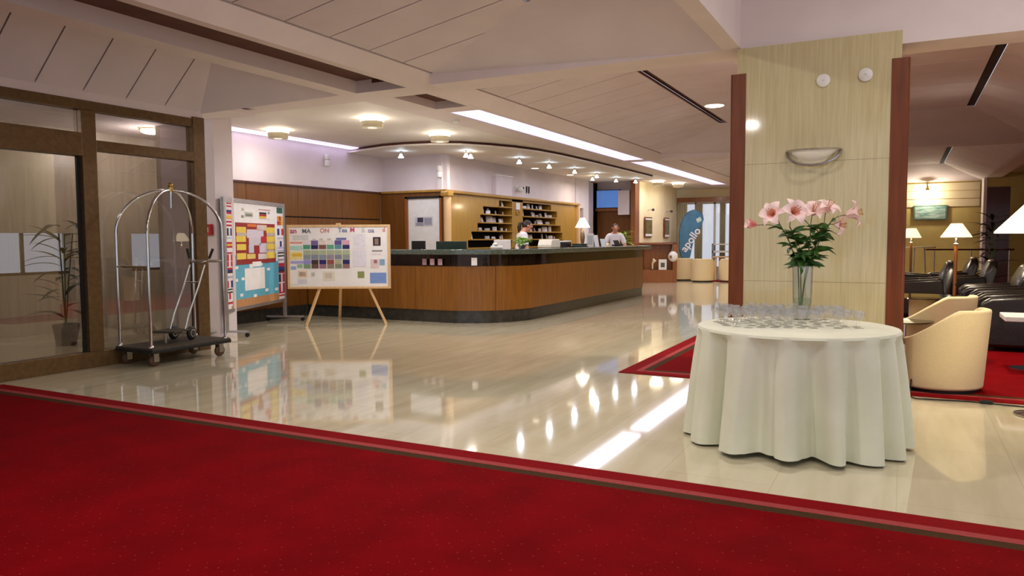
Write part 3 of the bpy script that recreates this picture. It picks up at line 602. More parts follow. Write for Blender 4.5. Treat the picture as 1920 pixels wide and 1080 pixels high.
# ------------------------------------------------------------------ beige tub chairs, tables, leather chairs
def tub_chair(label, loc, rotz, group=None):
    """front of the chair looks to local +y"""
    t = thing('tub_chair', label, 'armchair', loc, rotz, group)
    n = 40; vs = []; fs = []; rows = 9
    def shell(inset, zoff, flip):
        out = []
        for j in range(n + 1):
            a = R(-215) + R(250) * j / n   # opening towards +y
            back = 0.5 - 0.5 * math.sin(a)  # 1 at the back
            top = 0.46 + 0.25 * max(0, min(1, (back - 0.25) / 0.6)) ** 1.3
            for k in range(rows):
                q = k / (rows - 1); r_ = 0.34 - inset + 0.05 * q * back ** 2; out.append((r_ * math.cos(a) * 1.02, r_ * math.sin(a) * 1.0, 0.03 + zoff + (top - 0.03 - zoff) * q))
        return out
    A = shell(0, 0, 0); B = shell(0.07, 0.0, 1); N = len(A)
    vs = A + B
    for j in range(n):
        for k in range(rows - 1):
            i = j * rows + k; fs.append((i, i + 1, i + rows + 1, i + rows)); fs.append((N + i, N + i + rows, N + i + rows + 1, N + i + 1))
        i = j * rows + rows - 1; fs.append((i, N + i, N + i + rows, i + rows)); i = j * rows; fs.append((i, i + rows, N + i + rows, N + i))
    for j in (0, n):
        for k in range(rows - 1): i = j * rows + k; fs.append((i, N + i, N + i + 1, i + 1))
    o = MB().add(vs, fs).build('shell', BEIGE, t, True)
    bv = o.modifiers.new('b', 'BEVEL'); bv.width = 0.02; bv.segments = 3; bv.limit_method = 'ANGLE'; bv.angle_limit = R(60)
    MB().lathe([(0, 0.06), (0.27, 0.06), (0.27, 0.36), (0.25, 0.40), (0.15, 0.415), (0, 0.42)], 28).build('seat', BEIGE, t, True)
    MB().lathe([(0, 0), (0.31, 0), (0.31, 0.035), (0, 0.035)], 28).build('base', BLACKP, t, True)
    return t
tub_chair('beige tub armchair in front, beside the column trim', (0.30, 7.62, 0.008), R(68))
tub_chair('beige tub armchair half hidden behind the nearer beige chair', (0.33, 9.35, 0.008), R(60))
def coffee_table(label, loc, r, h, leg):
    t = thing('coffee_table', label, 'table', loc)
    MB().lathe([(0, h - 0.015), (r, h - 0.015), (r + .004, h - 0.008), (r, h), (0, h)], 40).build('glass_top', TABLEG, t, True)
    if leg == 'drum': MB().lathe([(0, 0), (0.16, 0), (0.16, h - 0.03), (0, h - 0.03)], 24).build('pedestal', BEIGE, t, True)
    else:
        MB().lathe([(0, 0), (0.2, 0), (0.2, 0.012), (0.03, 0.03), (0.028, h - 0.04), (0.12, h - 0.02), (0, h - 0.02)], 24).build('pedestal', CHROME, t, True)
    return t
coffee_table('round glass coffee table with pale drum base between the lounge chairs', (0.24, 11.25, 0.008), 0.5, 0.56, 'drum')
coffee_table('low round table with pale top beside the near beige chair', (0.02, 8.9, 0.008), 0.28, 0.46, 'post')
def leather_chair(label, loc, rotz):
    """front looks to local +y"""
    t = thing('leather_armchair', label, 'armchair', loc, rotz, 'black leather armchairs in the lounge')
    MB().box(-0.30, 0.30, -0.34, 0.36, 0.06, 0.30).build('base', LEATHER, t, bevel=0.02)
    MB().box(-0.27, 0.27, -0.30, 0.40, 0.30, 0.46).build('seat', LEATHER, t, bevel=0.05)
    for s_ in (-1, 1):
        b = MB(); b.slab([(s_ * 0.29, -0.38, 0.05), (s_ * 0.29, 0.38, 0.05), (s_ * 0.29, 0.40, 0.56), (s_ * 0.29, 0.30, 0.62), (s_ * 0.29, -0.30, 0.66)], (s_, 0, 0), 0.13); b.build('arm', LEATHER, t, True, bevel=0.035)
    pf = [(-0.26, 0.30), (-0.22, 0.5), (-0.27, 0.75), (-0.36, 0.93), (-0.44, 0.95), (-0.48, 0.90), (-0.42, 0.60), (-0.40, 0.05), (-0.30, 0.05)]
    b = MB(); n_ = len(pf); vs = []
    for x, sc_ in ((-0.40, 0.86), (-0.33, 0.97), (-0.15, 1.0), (0.15, 1.0), (0.33, 0.97), (0.40, 0.86)):
        for y, z_ in pf: vs.append((x, y, 0.05 + (z_ - 0.05) * sc_))
    fs = [tuple(range(n_ - 1, -1, -1)), tuple(range(5 * n_, 6 * n_))]
    for i in range(5):
        for k in range(n_): fs.append((i * n_ + k, i * n_ + (k + 1) % n_, (i + 1) * n_ + (k + 1) % n_, (i + 1) * n_ + k))
    b.add(vs, fs).build('backrest', LEATHER, t, True, bevel=0.03)
    for sx in (-0.26, 0.26):
        for sy in (-0.28, 0.28): MB().box(sx - 0.025, sx + 0.025, sy - 0.025, sy + 0.025, 0, 0.06).build('foot', BLACKP, t)
    return t
LC = [(1.22, 10.72, 90, 'black leather armchair nearest the floor lamp, its side turned to view'), (1.22, 11.75, 90, 'black leather armchair second in the row along the lounge carpet'),
      (1.15, 12.9, 90, 'black leather armchair third in the row along the lounge carpet'), (0.95, 15.4, 90, 'black leather armchair behind the wooden lamp post'),
      (0.80, 17.2, 90, 'black leather armchair farthest back before the ochre wall'), (-0.45, 14.9, -90, 'black leather armchair facing the row, next to the column trim'),
      (0.28, 14.4, 90, 'black leather armchair with its seat side toward the glass coffee table'), (0.12, 16.4, -90, 'black leather armchair under the small far lamp')]
for x, y, a, lb in LC: leather_chair(lb, (x, y, 0.008), R(a))
def floor_lamp(label, loc, sh_z0, sh_z1, r0, r1, energy, polemat=W_RED):
    t = thing('floor_lamp', label, 'lamp', loc, group='lamps with white cone shades')
    MB().lathe([(0, 0), (0.16, 0), (0.165, 0.012), (0.06, 0.035), (0.022, 0.05), (0, 0.05)], 28).build('base', CHROME, t, True)
    MB().tube([(0, 0, 0.04), (0, 0, sh_z0 - 0.10)], 0.024, 12).build('pole', polemat, t, True)
    MB().lathe([(0, 0), (0.03, 0), (0.035, 0.012), (0.02, 0.025), (0.012, 0.10), (0, 0.10)], 16, (0, 0, sh_z0 - 0.11)).build('collar', CHROME, t, True)
    MB().lathe([(0, 0), (0.03, 0.0), (0.03, 0.02), (0, 0.02)], 16, (0, 0, 0.62)).build('ring', CHROME, t, True)
    MB().lathe([(r0, sh_z0), (r0 * 0.995, sh_z0 + 0.012), (r1, sh_z1), (r1 - 0.004, sh_z1), (r0 - 0.006, sh_z0 + 0.010), (r0 - 0.006, sh_z0)], 36).build('shade', SHADE, t, True)
    MB().sphere((0, 0, (sh_z0 + sh_z1) / 2 - 0.02), 0.035, 10).build('bulb', GLOW, t, True)
    lamp('lamp_bulb', t, (0, 0, sh_z0 + 0.06), energy, WARM, 0.05)
    return t
floor_lamp('floor lamp at the right edge with large white cone shade and chrome base', (0.93, 6.74, 0.0), 1.36, 1.62, 0.33, 0.10, 12, CHROME)
floor_lamp('wooden lamp with a white cone shade behind the leather chairs', (0.69, 13.0, 0.008), 1.325, 1.53, 0.205, 0.075, 34)
floor_lamp('smaller far wooden lamp half hidden by the column trim', (0.14, 18.0, 0.008), 1.32, 1.52, 0.19, 0.09, 30)
st = thing('side_table', 'small white side table at the right edge before the black chair', 'table', (1.15, 9.0, 0.008))
MB().box(-0.25, 0.25, -0.25, 0.25, 0.50, 0.55).build('top', WHITEP, st, bevel=0.008); MB().tube([(0, 0, 0.02), (0, 0, 0.5)], 0.03, 12).build('post', CHROME, st, True); MB().lathe([(0, 0), (0.18, 0), (0.18, 0.02), (0, 0.02)], 24).build('base', CHROME, st, True)
ht = thing('bar_table', 'tall thin legged table standing before the ochre wall', 'table', (0.30, 20.5, 0.008))
MB().lathe([(0, 1.08), (0.38, 1.08), (0.38, 1.11), (0, 1.11)], 28).build('top', CREAMW, ht, True)
for a in (0, 2.1, 4.2): MB().tube([(0.2 * math.cos(a), 0.2 * math.sin(a), 0), (0.14 * math.cos(a), 0.14 * math.sin(a), 1.08)], 0.015).build('leg', STEELB, ht, True)
rl = thing('hand_rail', 'thin dark rail crossing in front of the ochre lounge wall', 'rail', (0, 22, 0.008))
MB().tube([(0.5, 0, 1.02), (2.4, 0, 1.02)], 0.02).build('bar', W_DARK, rl, True)
for x in (0.7, 1.5, 2.3): MB().tube([(x, 0, 0), (x, 0, 1.0)], 0.014).build('post', STEELB, rl, True)
pt = thing('painting', 'wide pale green seascape painting under a picture light', 'painting', (0.72, 27.37, 2.12))
MB().box(-0.47, 0.47, -0.03, 0, -0.23, 0.23).build('frame', pm('green_frame', (96, 128, 112), scale=8, rough=0.5), pt, bevel=0.008); MB().box(-0.42, 0.42, -0.034, -0.03, -0.19, 0.19).build('canvas', SEA, pt)
pl2 = thing('picture_light', 'bright spot lamp above the seascape painting', 'lamp', (0.62, 27.1, 2.92))
MB().lathe([(0.03, 0), (0.07, -0.12), (0.06, -0.12), (0.02, 0)], 16).build('hood', BRASS, pl2, True); MB().sphere((0, 0, -0.09), 0.05, 10).build('bulb', GLOW, pl2, True); MB().box(-0.02, 0.02, -0.02, 0.28, 0, 0.02).build('arm', BRASS, pl2)
lamp('spot', pl2, (0, 0, -0.2), 40, WARM, 0.05)
def potted_plant(name, label, loc, h, n, mt, L, seed, pot=0.16):
    rr = random.Random(seed); t = thing(name, label, 'plant', loc)
    MB().lathe([(0, 0), (pot * 0.75, 0), (pot, pot * 1.7), (pot * 0.92, pot * 1.7), (pot * 0.85, pot * 1.5), (0, pot * 1.5)], 20).build('pot', W_DARK, t, True)
    for k in range(4):
        a = rr.uniform(0, 6.28); p = [Vector((0, 0, pot)), Vector((0.05 * math.cos(a), 0.05 * math.sin(a), h * 0.5)), Vector((0.12 * math.cos(a), 0.12 * math.sin(a), h * 0.9))]
        MB().tube(p, 0.008, 5).build('stem', STEM, t, True)
    for k in range(n):
        a = rr.uniform(0, 6.28); z_ = pot * 1.6 + (h - pot * 1.6) * rr.random() ** 0.7; b = MB()
        leaf_mesh(b, Vector((0.04 * math.cos(a), 0.04 * math.sin(a), z_)), Vector((math.cos(a), math.sin(a), rr.uniform(0.0, 0.9))), L * rr.uniform(0.6, 1.1), L * 0.16, rr.uniform(0.2, 0.6)); b.build('leaf', mt, t, True)
    return t
potted_plant('potted_plant', 'dark long leaved plant beside the far red wood column', (1.75, 20.0, 0.008), 1.75, 46, pm('dark_leaf', (40, 48, 22), (26, 32, 16), scale=12, rough=0.5), 0.5, 5)
potted_plant('potted_plant', 'leafy plant standing in the vestibule behind the entrance glass', (-9.6, 6.0, 0), 1.6, 40, pm('vestibule_leaf', (60, 76, 50), (36, 50, 34), scale=12, rough=0.5), 0.45, 9)
# ------------------------------------------------------------------ luggage cart and hand truck
ct = thing('luggage_cart', 'chrome birdcage luggage cart on casters before the entrance glass', 'luggage cart', (-7.26, 5.78, 0))
MB().box(-0.30, 0.30, -0.52, 0.52, 0.165, 0.205).build('deck', CARTMAT, ct, bevel=0.01)
MB().box(-0.305, 0.305, -0.525, 0.525, 0.150, 0.190).build('bumper', RUBBER, ct, bevel=0.01)
pp = [(-0.275, -0.48), (0.215, -0.47), (0.265, 0.47), (-0.235, 0.47)]
TOP = Vector((0, 0, 1.90))
for x, y in pp:
    MB().tube([(x, y, 0.20), (x, y, 1.42)], 0.016, 10).build('post', CHROME, ct, True)
    MB().lathe([(0.03, 0), (0.03, 0.01), (0.018, 0.03)], 12, (x, y, 0.205)).build('flange', CHROME, ct, True)
    arc = [Vector((x * math.cos(t) + 0, y * math.cos(t), 1.42 + 0.48 * math.sin(t))) for t in [math.pi / 2 * k / 12 for k in range(13)]]
    MB().tube(arc, 0.016, 10).build('hoop', CHROME, ct, True)
    cs = bpy.data.objects.new('caster', None); COL.objects.link(cs); cs.parent = ct; cs.location = (x * 0.86, y * 0.88, 0)
    b = MB(); b.lathe([(0, -0.02), (0.055, -0.02), (0.065, -0.012), (0.065, 0.012), (0.055, 0.02), (0, 0.02)], 16); b.v = [(p[2], p[0], p[1] + 0.065) for p in b.v]; b.build('wheel', pm('brown_tyre', (92, 64, 46), (76, 52, 38), scale=12, rough=0.6), cs, True)
    MB().box(-0.035, -0.026, -0.03, 0.03, 0.05, 0.15).box(0.026, 0.035, -0.03, 0.03, 0.05, 0.15).build('fork', STEELB, cs)
MB().tube([(0, 0, 1.88), (0, 0, 1.93)], 0.028, 12).build('hub', BRASS, ct, True); MB().sphere((0, 0, 1.955), 0.03, 12).build('finial', BRASS, ct, True)
MB().tube([(0, 0, 1.70), (0, 0, 1.88)], 0.010, 8).build('hook_rod', CHROME, ct, True)
MB().tube([(pp[0][0], pp[0][1], 1.06), (pp[1][0], pp[1][1], 1.06)], 0.015, 8).build('side_rail', CHROME, ct, True); MB().tube([(pp[2][0], pp[2][1], 1.10), (pp[3][0], pp[3][1], 1.10)], 0.015, 8).build('side_rail', CHROME, ct, True)
hk = thing('hand_truck', 'folded two wheeled hand truck resting on the luggage cart deck', 'hand truck', (-7.27, 5.84, 0.205), R(15))
for x in (-0.14, 0.09):
    b = MB(); b.lathe([(0, -0.018), (0.068, -0.018), (0.078, -0.010), (0.078, 0.010), (0.068, 0.018), (0, 0.018)], 20); b.v = [(p[2] + x + 0.0, p[0] + 0.10, p[1] + 0.080) for p in b.v]; b.build('wheel', RUBBER, hk, True)
    b = MB(); b.lathe([(0.03, -0.022), (0.046, -0.022), (0.046, 0.022), (0.03, 0.022)], 20); b.v = [(p[2] + x, p[0] + 0.10, p[1] + 0.080) for p in b.v]; b.build('rim', STEELB, hk, True)
MB().tube([(-0.16, 0.10, 0.08), (0.11, 0.10, 0.08)], 0.008, 8).build('axle', STEELB, hk, True)
MB().box(-0.17, 0.12, -0.24, 0.06, 0.115, 0.135).build('toe_plate', CARTMAT, hk, bevel=0.004); MB().tube([(-0.02, -0.2, 0.0), (-0.02, -0.2, 0.12)], 0.012, 8).build('prop', STEELB, hk, True)
for x in (-0.12, 0.07): MB().tube([(x, 0.02, 0.13), (x + 0.03, 0.05, 0.30), (x + 0.13, 0.10, 0.62), (x + 0.19, 0.14, 0.86)], 0.010, 8).build('rail', CHROME, hk, True)
MB().tube([(0.02, 0.11, 0.66), (0.21, 0.11, 0.66)], 0.008, 8).build('cross_bar', CHROME, hk, True)
MB().tube([(0.02, 0.17, 1.02), (0.07, 0.15, 0.90), (0.18, 0.15, 0.87), (0.29, 0.15, 0.90), (0.34, 0.17, 1.02)], 0.010, 8).build('handle', CHROME, hk, True)
for x0, x1 in ((0.015, 0.055), (0.345, 0.305)): MB().tube([(x0, 0.175, 1.04), (x1, 0.158, 0.93)], 0.015, 8).build('grip', RUBBER, hk, True)
al = thing('fire_alarm', 'small red fire alarm call point on the white pillar', 'fire alarm', (-8.55, 7.42, 1.49))
MB().box(-0.075, 0.075, -0.05, 0, -0.075, 0.075).build('case', RED, al, bevel=0.006); MB().box(-0.035, 0.035, -0.054, -0.05, -0.035, 0.035).build('panel', WHITEP, al); MB().box(-0.014, 0.014, -0.057, -0.054, -0.014, 0.014).build('button', BLACKP, al)

# ------------------------------------------------------------------ flag covered pin board
def flatm(c): return pm('print_%d_%d_%d' % tuple(c), c, tuple(x * 0.95 for x in c), scale=20, rough=0.7)
bl = thing('notice_board', 'rolling notice board edged with small national flags beside the pillar', 'notice board', (-8.34, 7.46, 0), math.atan2(2.0, -0.81))
LB = 2.158
def bmap(cx, cy):
    s = (cx - 45 - 60 * (cy - 45) / 1020 * 0.9) / (595 - 45 * (cy - 45) / 1020); s = max(0, min(1, s)); f = (s / 12.6) / ((1 - s) / 10.45 + s / 12.6)
    top = 45 + 30 * s; bot = 1065 - 55 * s
    return f * LB, 1.92 - (cy - top) / (bot - top) * 1.56
MB().box(0.0, LB, -0.01, 0.01, 0.36, 1.92).build('panel', PAPER, bl)
MB().box(0.0, LB, -0.02, 0.02, 1.88, 1.94).build('top_rail', ALU, bl, bevel=0.004); MB().box(0, LB, -0.02, 0.02, 0.33, 0.38).build('bottom_rail', ALU, bl, bevel=0.004)
for x in (0.0, LB - 0.06): MB().box(x, x + 0.06, -0.025, 0.025, 0.06, 1.94).build('post', ALU, bl, bevel=0.004)
for x in (0.03, LB - 0.03):
    MB().box(x - 0.02, x + 0.02, -0.32, 0.32, 0.06, 0.09).build('foot', ALU, bl, bevel=0.004)
    for y in (-0.3, 0.3): b = MB(); b.lathe([(0, -0.015), (0.03, -0.015), (0.03, 0.015), (0, 0.015)], 12); b.v = [(p[2] + x, p[0] + y, p[1] + 0.03) for p in b.v]; b.build('caster', RUBBER, bl, True)
def bpatch(x0, y0, x1, y1, mt, nm, d=0.0):
    ax, az = bmap(x0, y0); bx_, bz = bmap(x1, y1)
    return MB().box(ax, bx_, -0.013 - d, -0.0105, az, bz).build(nm, mt, bl)
bpatch(150, 640, 585, 975, flatm((98, 176, 204)), 'blue_sheet'); bpatch(150, 975, 585, 1010, flatm((190, 138, 92)), 'cork_strip', 0.0004); bpatch(165, 560, 560, 640, flatm((104, 180, 206)), 'blue_sheet', 0.0)
bpatch(262, 686, 452, 880, PAPER, 'white_card', 0.006)
bpatch(170, 258, 552, 635, flatm((150, 44, 44)), 'red_poster', 0.002)
for cx, cy, wd, hg in ((225, 325, 95, 55), (225, 410, 95, 55), (230, 485, 90, 55), (232, 570, 90, 55), (505, 325, 80, 55), (508, 410, 80, 55), (508, 482, 80, 55), (508, 565, 80, 60)):
    bpatch(cx - wd / 2, cy - hg / 2, cx + wd / 2, cy + hg / 2, flatm((230, 204, 84)), 'yellow_note', 0.004)
for q in ((280, 320, 440, 400, (214, 204, 222)), (300, 400, 415, 470, (206, 202, 214)), (300, 470, 350, 540, (196, 206, 226)), (400, 450, 468, 540, (206, 198, 222)), (285, 270, 370, 296, (214, 120, 60)), (375, 275, 470, 330, (212, 196, 190)), (415, 385, 465, 440, (190, 40, 60)), (350, 505, 400, 550, (160, 40, 50)), (285, 550, 365, 595, (224, 200, 120)), (390, 550, 470, 600, (216, 208, 214)), (185, 350, 280, 382, (190, 180, 176)), (470, 350, 550, 380, (190, 180, 176)), (470, 440, 550, 452, (190, 180, 176)), (470, 515, 550, 535, (190, 180, 176))):
    bpatch(*q[:4], flatm(q[4]), 'pasted_photo', 0.003)
bpatch(262, 160, 340, 205, flatm((186, 190, 180)), 'sketch_print', 0.001); bpatch(270, 178, 330, 196, flatm((120, 122, 112)), 'sketch_print', 0.002); bpatch(228, 190, 252, 215, flatm((150, 150, 142)), 'sketch_print', 0.001); bpatch(230, 125, 252, 150, flatm((190, 190, 180)), 'sketch_print', 0.001)
for k, c in enumerate(((30, 26, 28), (176, 30, 34), (232, 190, 60))): bpatch(402, 155 + 19 * k, 468, 174 + 19 * k, flatm(c), 'flag_print', 0.002)
bpatch(395, 125, 505, 138, flatm((196, 130, 140)), 'caption_print', 0.001); bpatch(398, 214, 500, 220, flatm((190, 170, 176)), 'caption_print', 0.001); bpatch(484, 150, 500, 170, flatm((150, 160, 170)), 'caption_print', 0.001)
for x, y in ((190, 675), (485, 700), (250, 780), (470, 900), (240, 930), (365, 945), (190, 790), (560, 900), (415, 650)): bpatch(x - 14, y - 12, x + 14, y + 12, PAPER, 'paper_star', 0.003)
bpatch(335, 625, 418, 668, PAPER, 'paper_cloud', 0.004); bpatch(308, 645, 340, 680, PAPER, 'paper_cloud', 0.003)
r_, w_, bb, yy_, gg, kk = (190, 36, 60), (236, 232, 238), (40, 48, 120), (236, 190, 60), (40, 110, 70), (40, 34, 44)
FL = [(82, 80, 140, 122, 'h', r_, w_, r_), (84, 128, 138, 186, 'h', w_, bb, r_), (86, 196, 140, 232, 'h', yy_, yy_, (226, 160, 90)), (86, 246, 144, 296, 'h', r_, w_, r_), (92, 312, 140, 380, 'v', kk, w_, bb), (92, 386, 142, 416, 'h', w_, (150, 190, 230), w_), (94, 438, 146, 490, 'h', r_, yy_, r_), (96, 500, 148, 545, 'h', w_, w_, r_), (98, 552, 150, 610, 'v', r_, w_, r_), (98, 616, 152, 660, 'v', r_, w_, r_), (98, 672, 154, 720, 'h', r_, bb, kk), (100, 730, 156, 784, 'h', w_, (170, 170, 200), w_), (102, 792, 158, 852, 'v', r_, w_, bb), (104, 866, 158, 900, 'h', kk, w_, kk), (106, 906, 160, 956, 'v', w_, r_, w_), (108, 966, 160, 1022, 'h', w_, r_, w_),
      (568, 100, 622, 158, 'v', gg, (60, 80, 110), gg), (572, 186, 624, 232, 'v', (226, 150, 40), r_, (226, 190, 60)), (572, 234, 626, 274, 'v', r_, (200, 90, 40), yy_), (572, 308, 628, 372, 'v', bb, w_, r_), (574, 380, 628, 424, 'h', w_, (190, 186, 210), w_), (576, 430, 630, 486, 'v', w_, bb, w_), (576, 492, 630, 532, 'h', (180, 176, 220), w_, (180, 176, 220)), (576, 540, 632, 582, 'h', kk, w_, kk), (578, 588, 632, 640, 'h', w_, (150, 150, 160), w_), (580, 648, 632, 700, 'h', r_, r_, bb), (582, 704, 634, 746, 'h', bb, kk, r_), (584, 756, 634, 832, 'v', kk, (232, 190, 200), r_), (584, 848, 634, 930, 'v', r_, w_, r_), (586, 936, 636, 970, 'h', r_, w_, r_)]
for x0, y0_, x1, y1_, md, *cs_ in FL:
    b = MB(); ax, az = bmap(x0, y0_); ex, ez = bmap(x1, y1_)
    for k in range(3):
        b.cur = k
        if md == 'h': b.box(ax, ex, -0.014, -0.0105, az + (ez - az) * k / 3, az + (ez - az) * (k + 1) / 3)
        else: b.box(ax + (ex - ax) * k / 3, ax + (ex - ax) * (k + 1) / 3, -0.014, -0.0105, az, ez)
    b.build('paper_flag', [flatm(c) for c in cs_], bl)

# ------------------------------------------------------------------ easel board
ea = thing('easel', 'wooden easel carrying the white animation team board near the counter', 'easel', (-8.65, 9.0, 0), math.atan2(0.75, 1.45))
WB = 1.63
def em(cx, cy):
    v = (cy - 85) / 935; x0 = 68 + 27 * v; x1 = 1502 + 58 * v
    return (cx - x0) / (x1 - x0) * WB, 1.575 - v * 1.0
MB().box(0, WB, 0, 0.02, 0.575, 1.575).build('board', PAPER, ea)
for q in ((0, WB, -0.012, 0.03, 1.545, 1.58), (0, WB, -0.012, 0.03, 0.57, 0.605), (0, 0.04, -0.012, 0.03, 0.605, 1.545), (WB - 0.04, WB, -0.012, 0.03, 0.605, 1.545)): MB().box(*q).build('frame', W_LIGHT, ea, bevel=0.004)
MB().box(0.78, 0.85, -0.01, 0.03, 1.58, 1.605).build('clip', W_LIGHT, ea, bevel=0.006)
for a, c in (((0.50, 0.05, 0.60), (0.33, -0.19, 0.0)), ((1.27, 0.05, 0.60), (1.55, 0.015, 0.0)), ((0.84, 0.06, 0.95), (0.58, 1.02, 0.0))): MB().beam(a, c, 0.045, 0.03).build('leg', W_LIGHT, ea, bevel=0.004)
def ep(x0, y0_, x1, y1_, c, nm='pinned_sheet', d=0.001):
    ax, az = em(x0, y0_); bx_, bz = em(x1, y1_); return MB().box(ax, bx_, -0.002 - d, 0.0, az, bz).build(nm, flatm(c), ea)
for body, cx, cy, c, sz in (('an', 165, 168, (190, 90, 120), 0.105), ('MA', 345, 172, (110, 122, 128), 0.085), ('ON', 600, 168, (206, 140, 140), 0.085), ('Tea', 850, 162, (130, 140, 180), 0.085), ('M', 985, 158, (206, 90, 130), 0.09), ('B', 1135, 160, (206, 208, 210), 0.09), ('oa', 1245, 166, (140, 140, 180), 0.09), ('d', 1420, 158, (206, 130, 140), 0.085)):
    x, z_ = em(cx, cy); text('lettering', body, sz * 1.12, flatm(c), ea, (x, -0.003, z_), (R(90), 0, 0), 0.0015, bold=0.002)
# weekly programme grid
for rI, (ya, yb) in enumerate(((315, 368), (382, 432), (458, 512), (528, 582), (600, 655), (665, 718))):
    for cI in range(6):
        xa = 302 + cI * 110 + rI * 3; ya -= 5 if cI == 0 else 0; yb += 5 if cI == 0 else 0
        pal = [[(226, 222, 232), (118, 98, 160), (230, 214, 206), (226, 224, 222), (96, 86, 160), (222, 170, 190)], [(80, 160, 130), (40, 40, 96), (130, 84, 70), (96, 170, 140), (90, 150, 170), (52, 44, 100)],
               [(170, 184, 160)] * 6, [(140, 150, 170), (130, 140, 168), (134, 146, 170), (150, 140, 168), (128, 136, 160), (150, 156, 160)], [(150, 150, 210), (70, 50, 50), (40, 36, 110), (150, 80, 70), (176, 176, 150), (44, 40, 100)],
               [(130, 160, 130), (110, 80, 76), (150, 110, 130), (140, 130, 110), (130, 140, 120), (150, 110, 110)]][rI][cI]
        ep(xa, ya, xa + 100, yb, pal, 'programme_picture', 0.002)
        if rI in (2, 3): ep(xa + 101, ya + 4, xa + 109, yb + 4, (222, 222, 150), 'programme_strip', 0.0015)
for q in ((120, 330, 290, 352, (222, 150, 120)), (120, 388, 292, 450, (176, 220, 210)), (128, 420, 296, 440, (110, 160, 170)), (118, 470, 290, 525, (236, 226, 160)), (150, 500, 292, 545, (226, 190, 60)), (120, 545, 296, 590, (236, 222, 150)), (130, 610, 430, 650, (170, 170, 226)), (135, 690, 210, 740, (150, 176, 220)), (225, 660, 300, 715, (150, 190, 160)),
          (160, 232, 380, 298, (210, 214, 216)), (165, 238, 220, 292, (130, 140, 140)), (760, 272, 905, 302, (110, 116, 180)), (430, 285, 480, 300, (200, 190, 196)), (530, 280, 580, 304, (200, 196, 196)), (640, 280, 690, 302, (190, 186, 176)),
          (1000, 215, 1180, 440, (228, 226, 240)), (1018, 258, 1142, 355, (90, 90, 140)), (1035, 290, 1090, 315, (226, 220, 236)), (1000, 460, 1200, 700, (226, 224, 240)), (1085, 490, 1130, 575, (196, 194, 214)), (1275, 265, 1388, 390, (34, 32, 60)), (1300, 285, 1358, 375, (150, 120, 100)), (1270, 455, 1415, 478, (150, 150, 156)), (1270, 510, 1400, 520, (206, 204, 216)), (1255, 590, 1380, 720, (222, 200, 206)), (1380, 590, 1460, 680, (130, 170, 200)), (1300, 600, 1350, 650, (196, 130, 130)),
          (1080, 770, 1178, 866, (140, 150, 90)), (1110, 790, 1150, 830, (60, 90, 50)), (1255, 790, 1495, 945, (120, 150, 214)), (1275, 835, 1400, 880, (176, 100, 180)), (1420, 800, 1490, 930, (90, 150, 220)), (235, 755, 372, 860, (236, 216, 190)), (255, 775, 350, 840, (228, 206, 196)), (240, 880, 370, 945, (214, 214, 228)), (425, 780, 475, 840, (196, 196, 190)), (590, 765, 760, 900, (226, 222, 206)), (620, 790, 720, 870, (206, 196, 186)), (130, 955, 240, 962, (226, 224, 236))):
    ep(*q[:4], q[4], 'pinned_sheet', 0.0012 + 0.0001 * (abs(hash(q[:4])) % 9))

# ------------------------------------------------------------------ reception counter
co = thing('reception_counter', 'long curved reception counter with wood panels and dark granite top', 'counter')
path = [(-9.40, 10.28), (-8.6, 10.28), (-7.8, 10.28), (-7.1, 10.28)]
for k in range(0, 13): t = math.pi / 2 * k / 12; path.append((-6.55 + 1.09 * math.sin(t), 11.40 - 1.12 * math.cos(t)))
path += [(-5.46, y) for y in (12.32, 13.0, 13.67, 14.5, 15.32, 16.0, 16.69, 17.3)]
def offs(P, d):
    out = []
    for i, p in enumerate(P):
        a = Vector(P[max(i - 1, 0)]); c = Vector(P[min(i + 1, len(P) - 1)]); t = (c - a).normalized(); out.append((p[0] + t.y * d, p[1] - t.x * d))
    return out
def ribbon(nm, mt, P, d0, d1, za, zb, bevel=0):
    A = offs(P, d0); B = offs(P, d1); n = len(P); vs = [(x, y, za) for x, y in A] + [(x, y, za) for x, y in B] + [(x, y, zb) for x, y in A] + [(x, y, zb) for x, y in B]; fs = []
    for i in range(n - 1): fs += [(i, i + 1, n + i + 1, n + i), (2 * n + i, 3 * n + i, 3 * n + i + 1, 2 * n + i + 1), (i, 2 * n + i, 2 * n + i + 1, i + 1), (n + i, n + i + 1, 3 * n + i + 1, 3 * n + i)]
    fs += [(0, n, 3 * n, 2 * n), (n - 1, 3 * n - 1, 4 * n - 1, 2 * n - 1)]
    return MB().add(vs, fs).build(nm, mt, co, True, bevel)
ribbon('plinth', BLACKST, path, -0.02, -0.10, 0, 0.20)
cuts = [0, 3, 10, 17, 19, 21, 23, 24]
def sub(i, j):
    P = [Vector(p) for p in path[i:j + 1]]; P[0] = P[0].lerp(P[1], 0.004 / (P[1] - P[0]).length); P[-1] = P[-1].lerp(P[-2], 0.004 / (P[-1] - P[-2]).length); return [tuple(p) for p in P]
for i, j in zip(cuts[:-1], cuts[1:]): ribbon('front_panel', W_PANEL, sub(i, j), 0.0, -0.05, 0.20, 0.91)
ribbon('carcass', VOIDM, path, -0.052, -0.09, 0.05, 1.10)
ribbon('mirror_band', DGLASS, path, -0.02, -0.05, 0.91, 1.10)
MB().box(-6.05, -5.55, 17.25, 17.30, 0.2, 0.91).build('end_panel', W_PANEL, co); MB().box(-6.05, -5.52, 17.22, 17.28, 0, 0.2).build('end_plinth', BLACKST, co); MB().box(-6.05, -5.52, 17.24, 17.28, 0.91, 1.10).build('end_band', DGLASS, co)
top = path + [(-5.46, 17.55)]
ribbon('granite_top', MARBLE, top, 0.13, -0.45, 1.10, 1.18, 0.008)
ribbon('work_surface', W_WALL, path[1:], -0.46, -1.05, 0.74, 0.78)
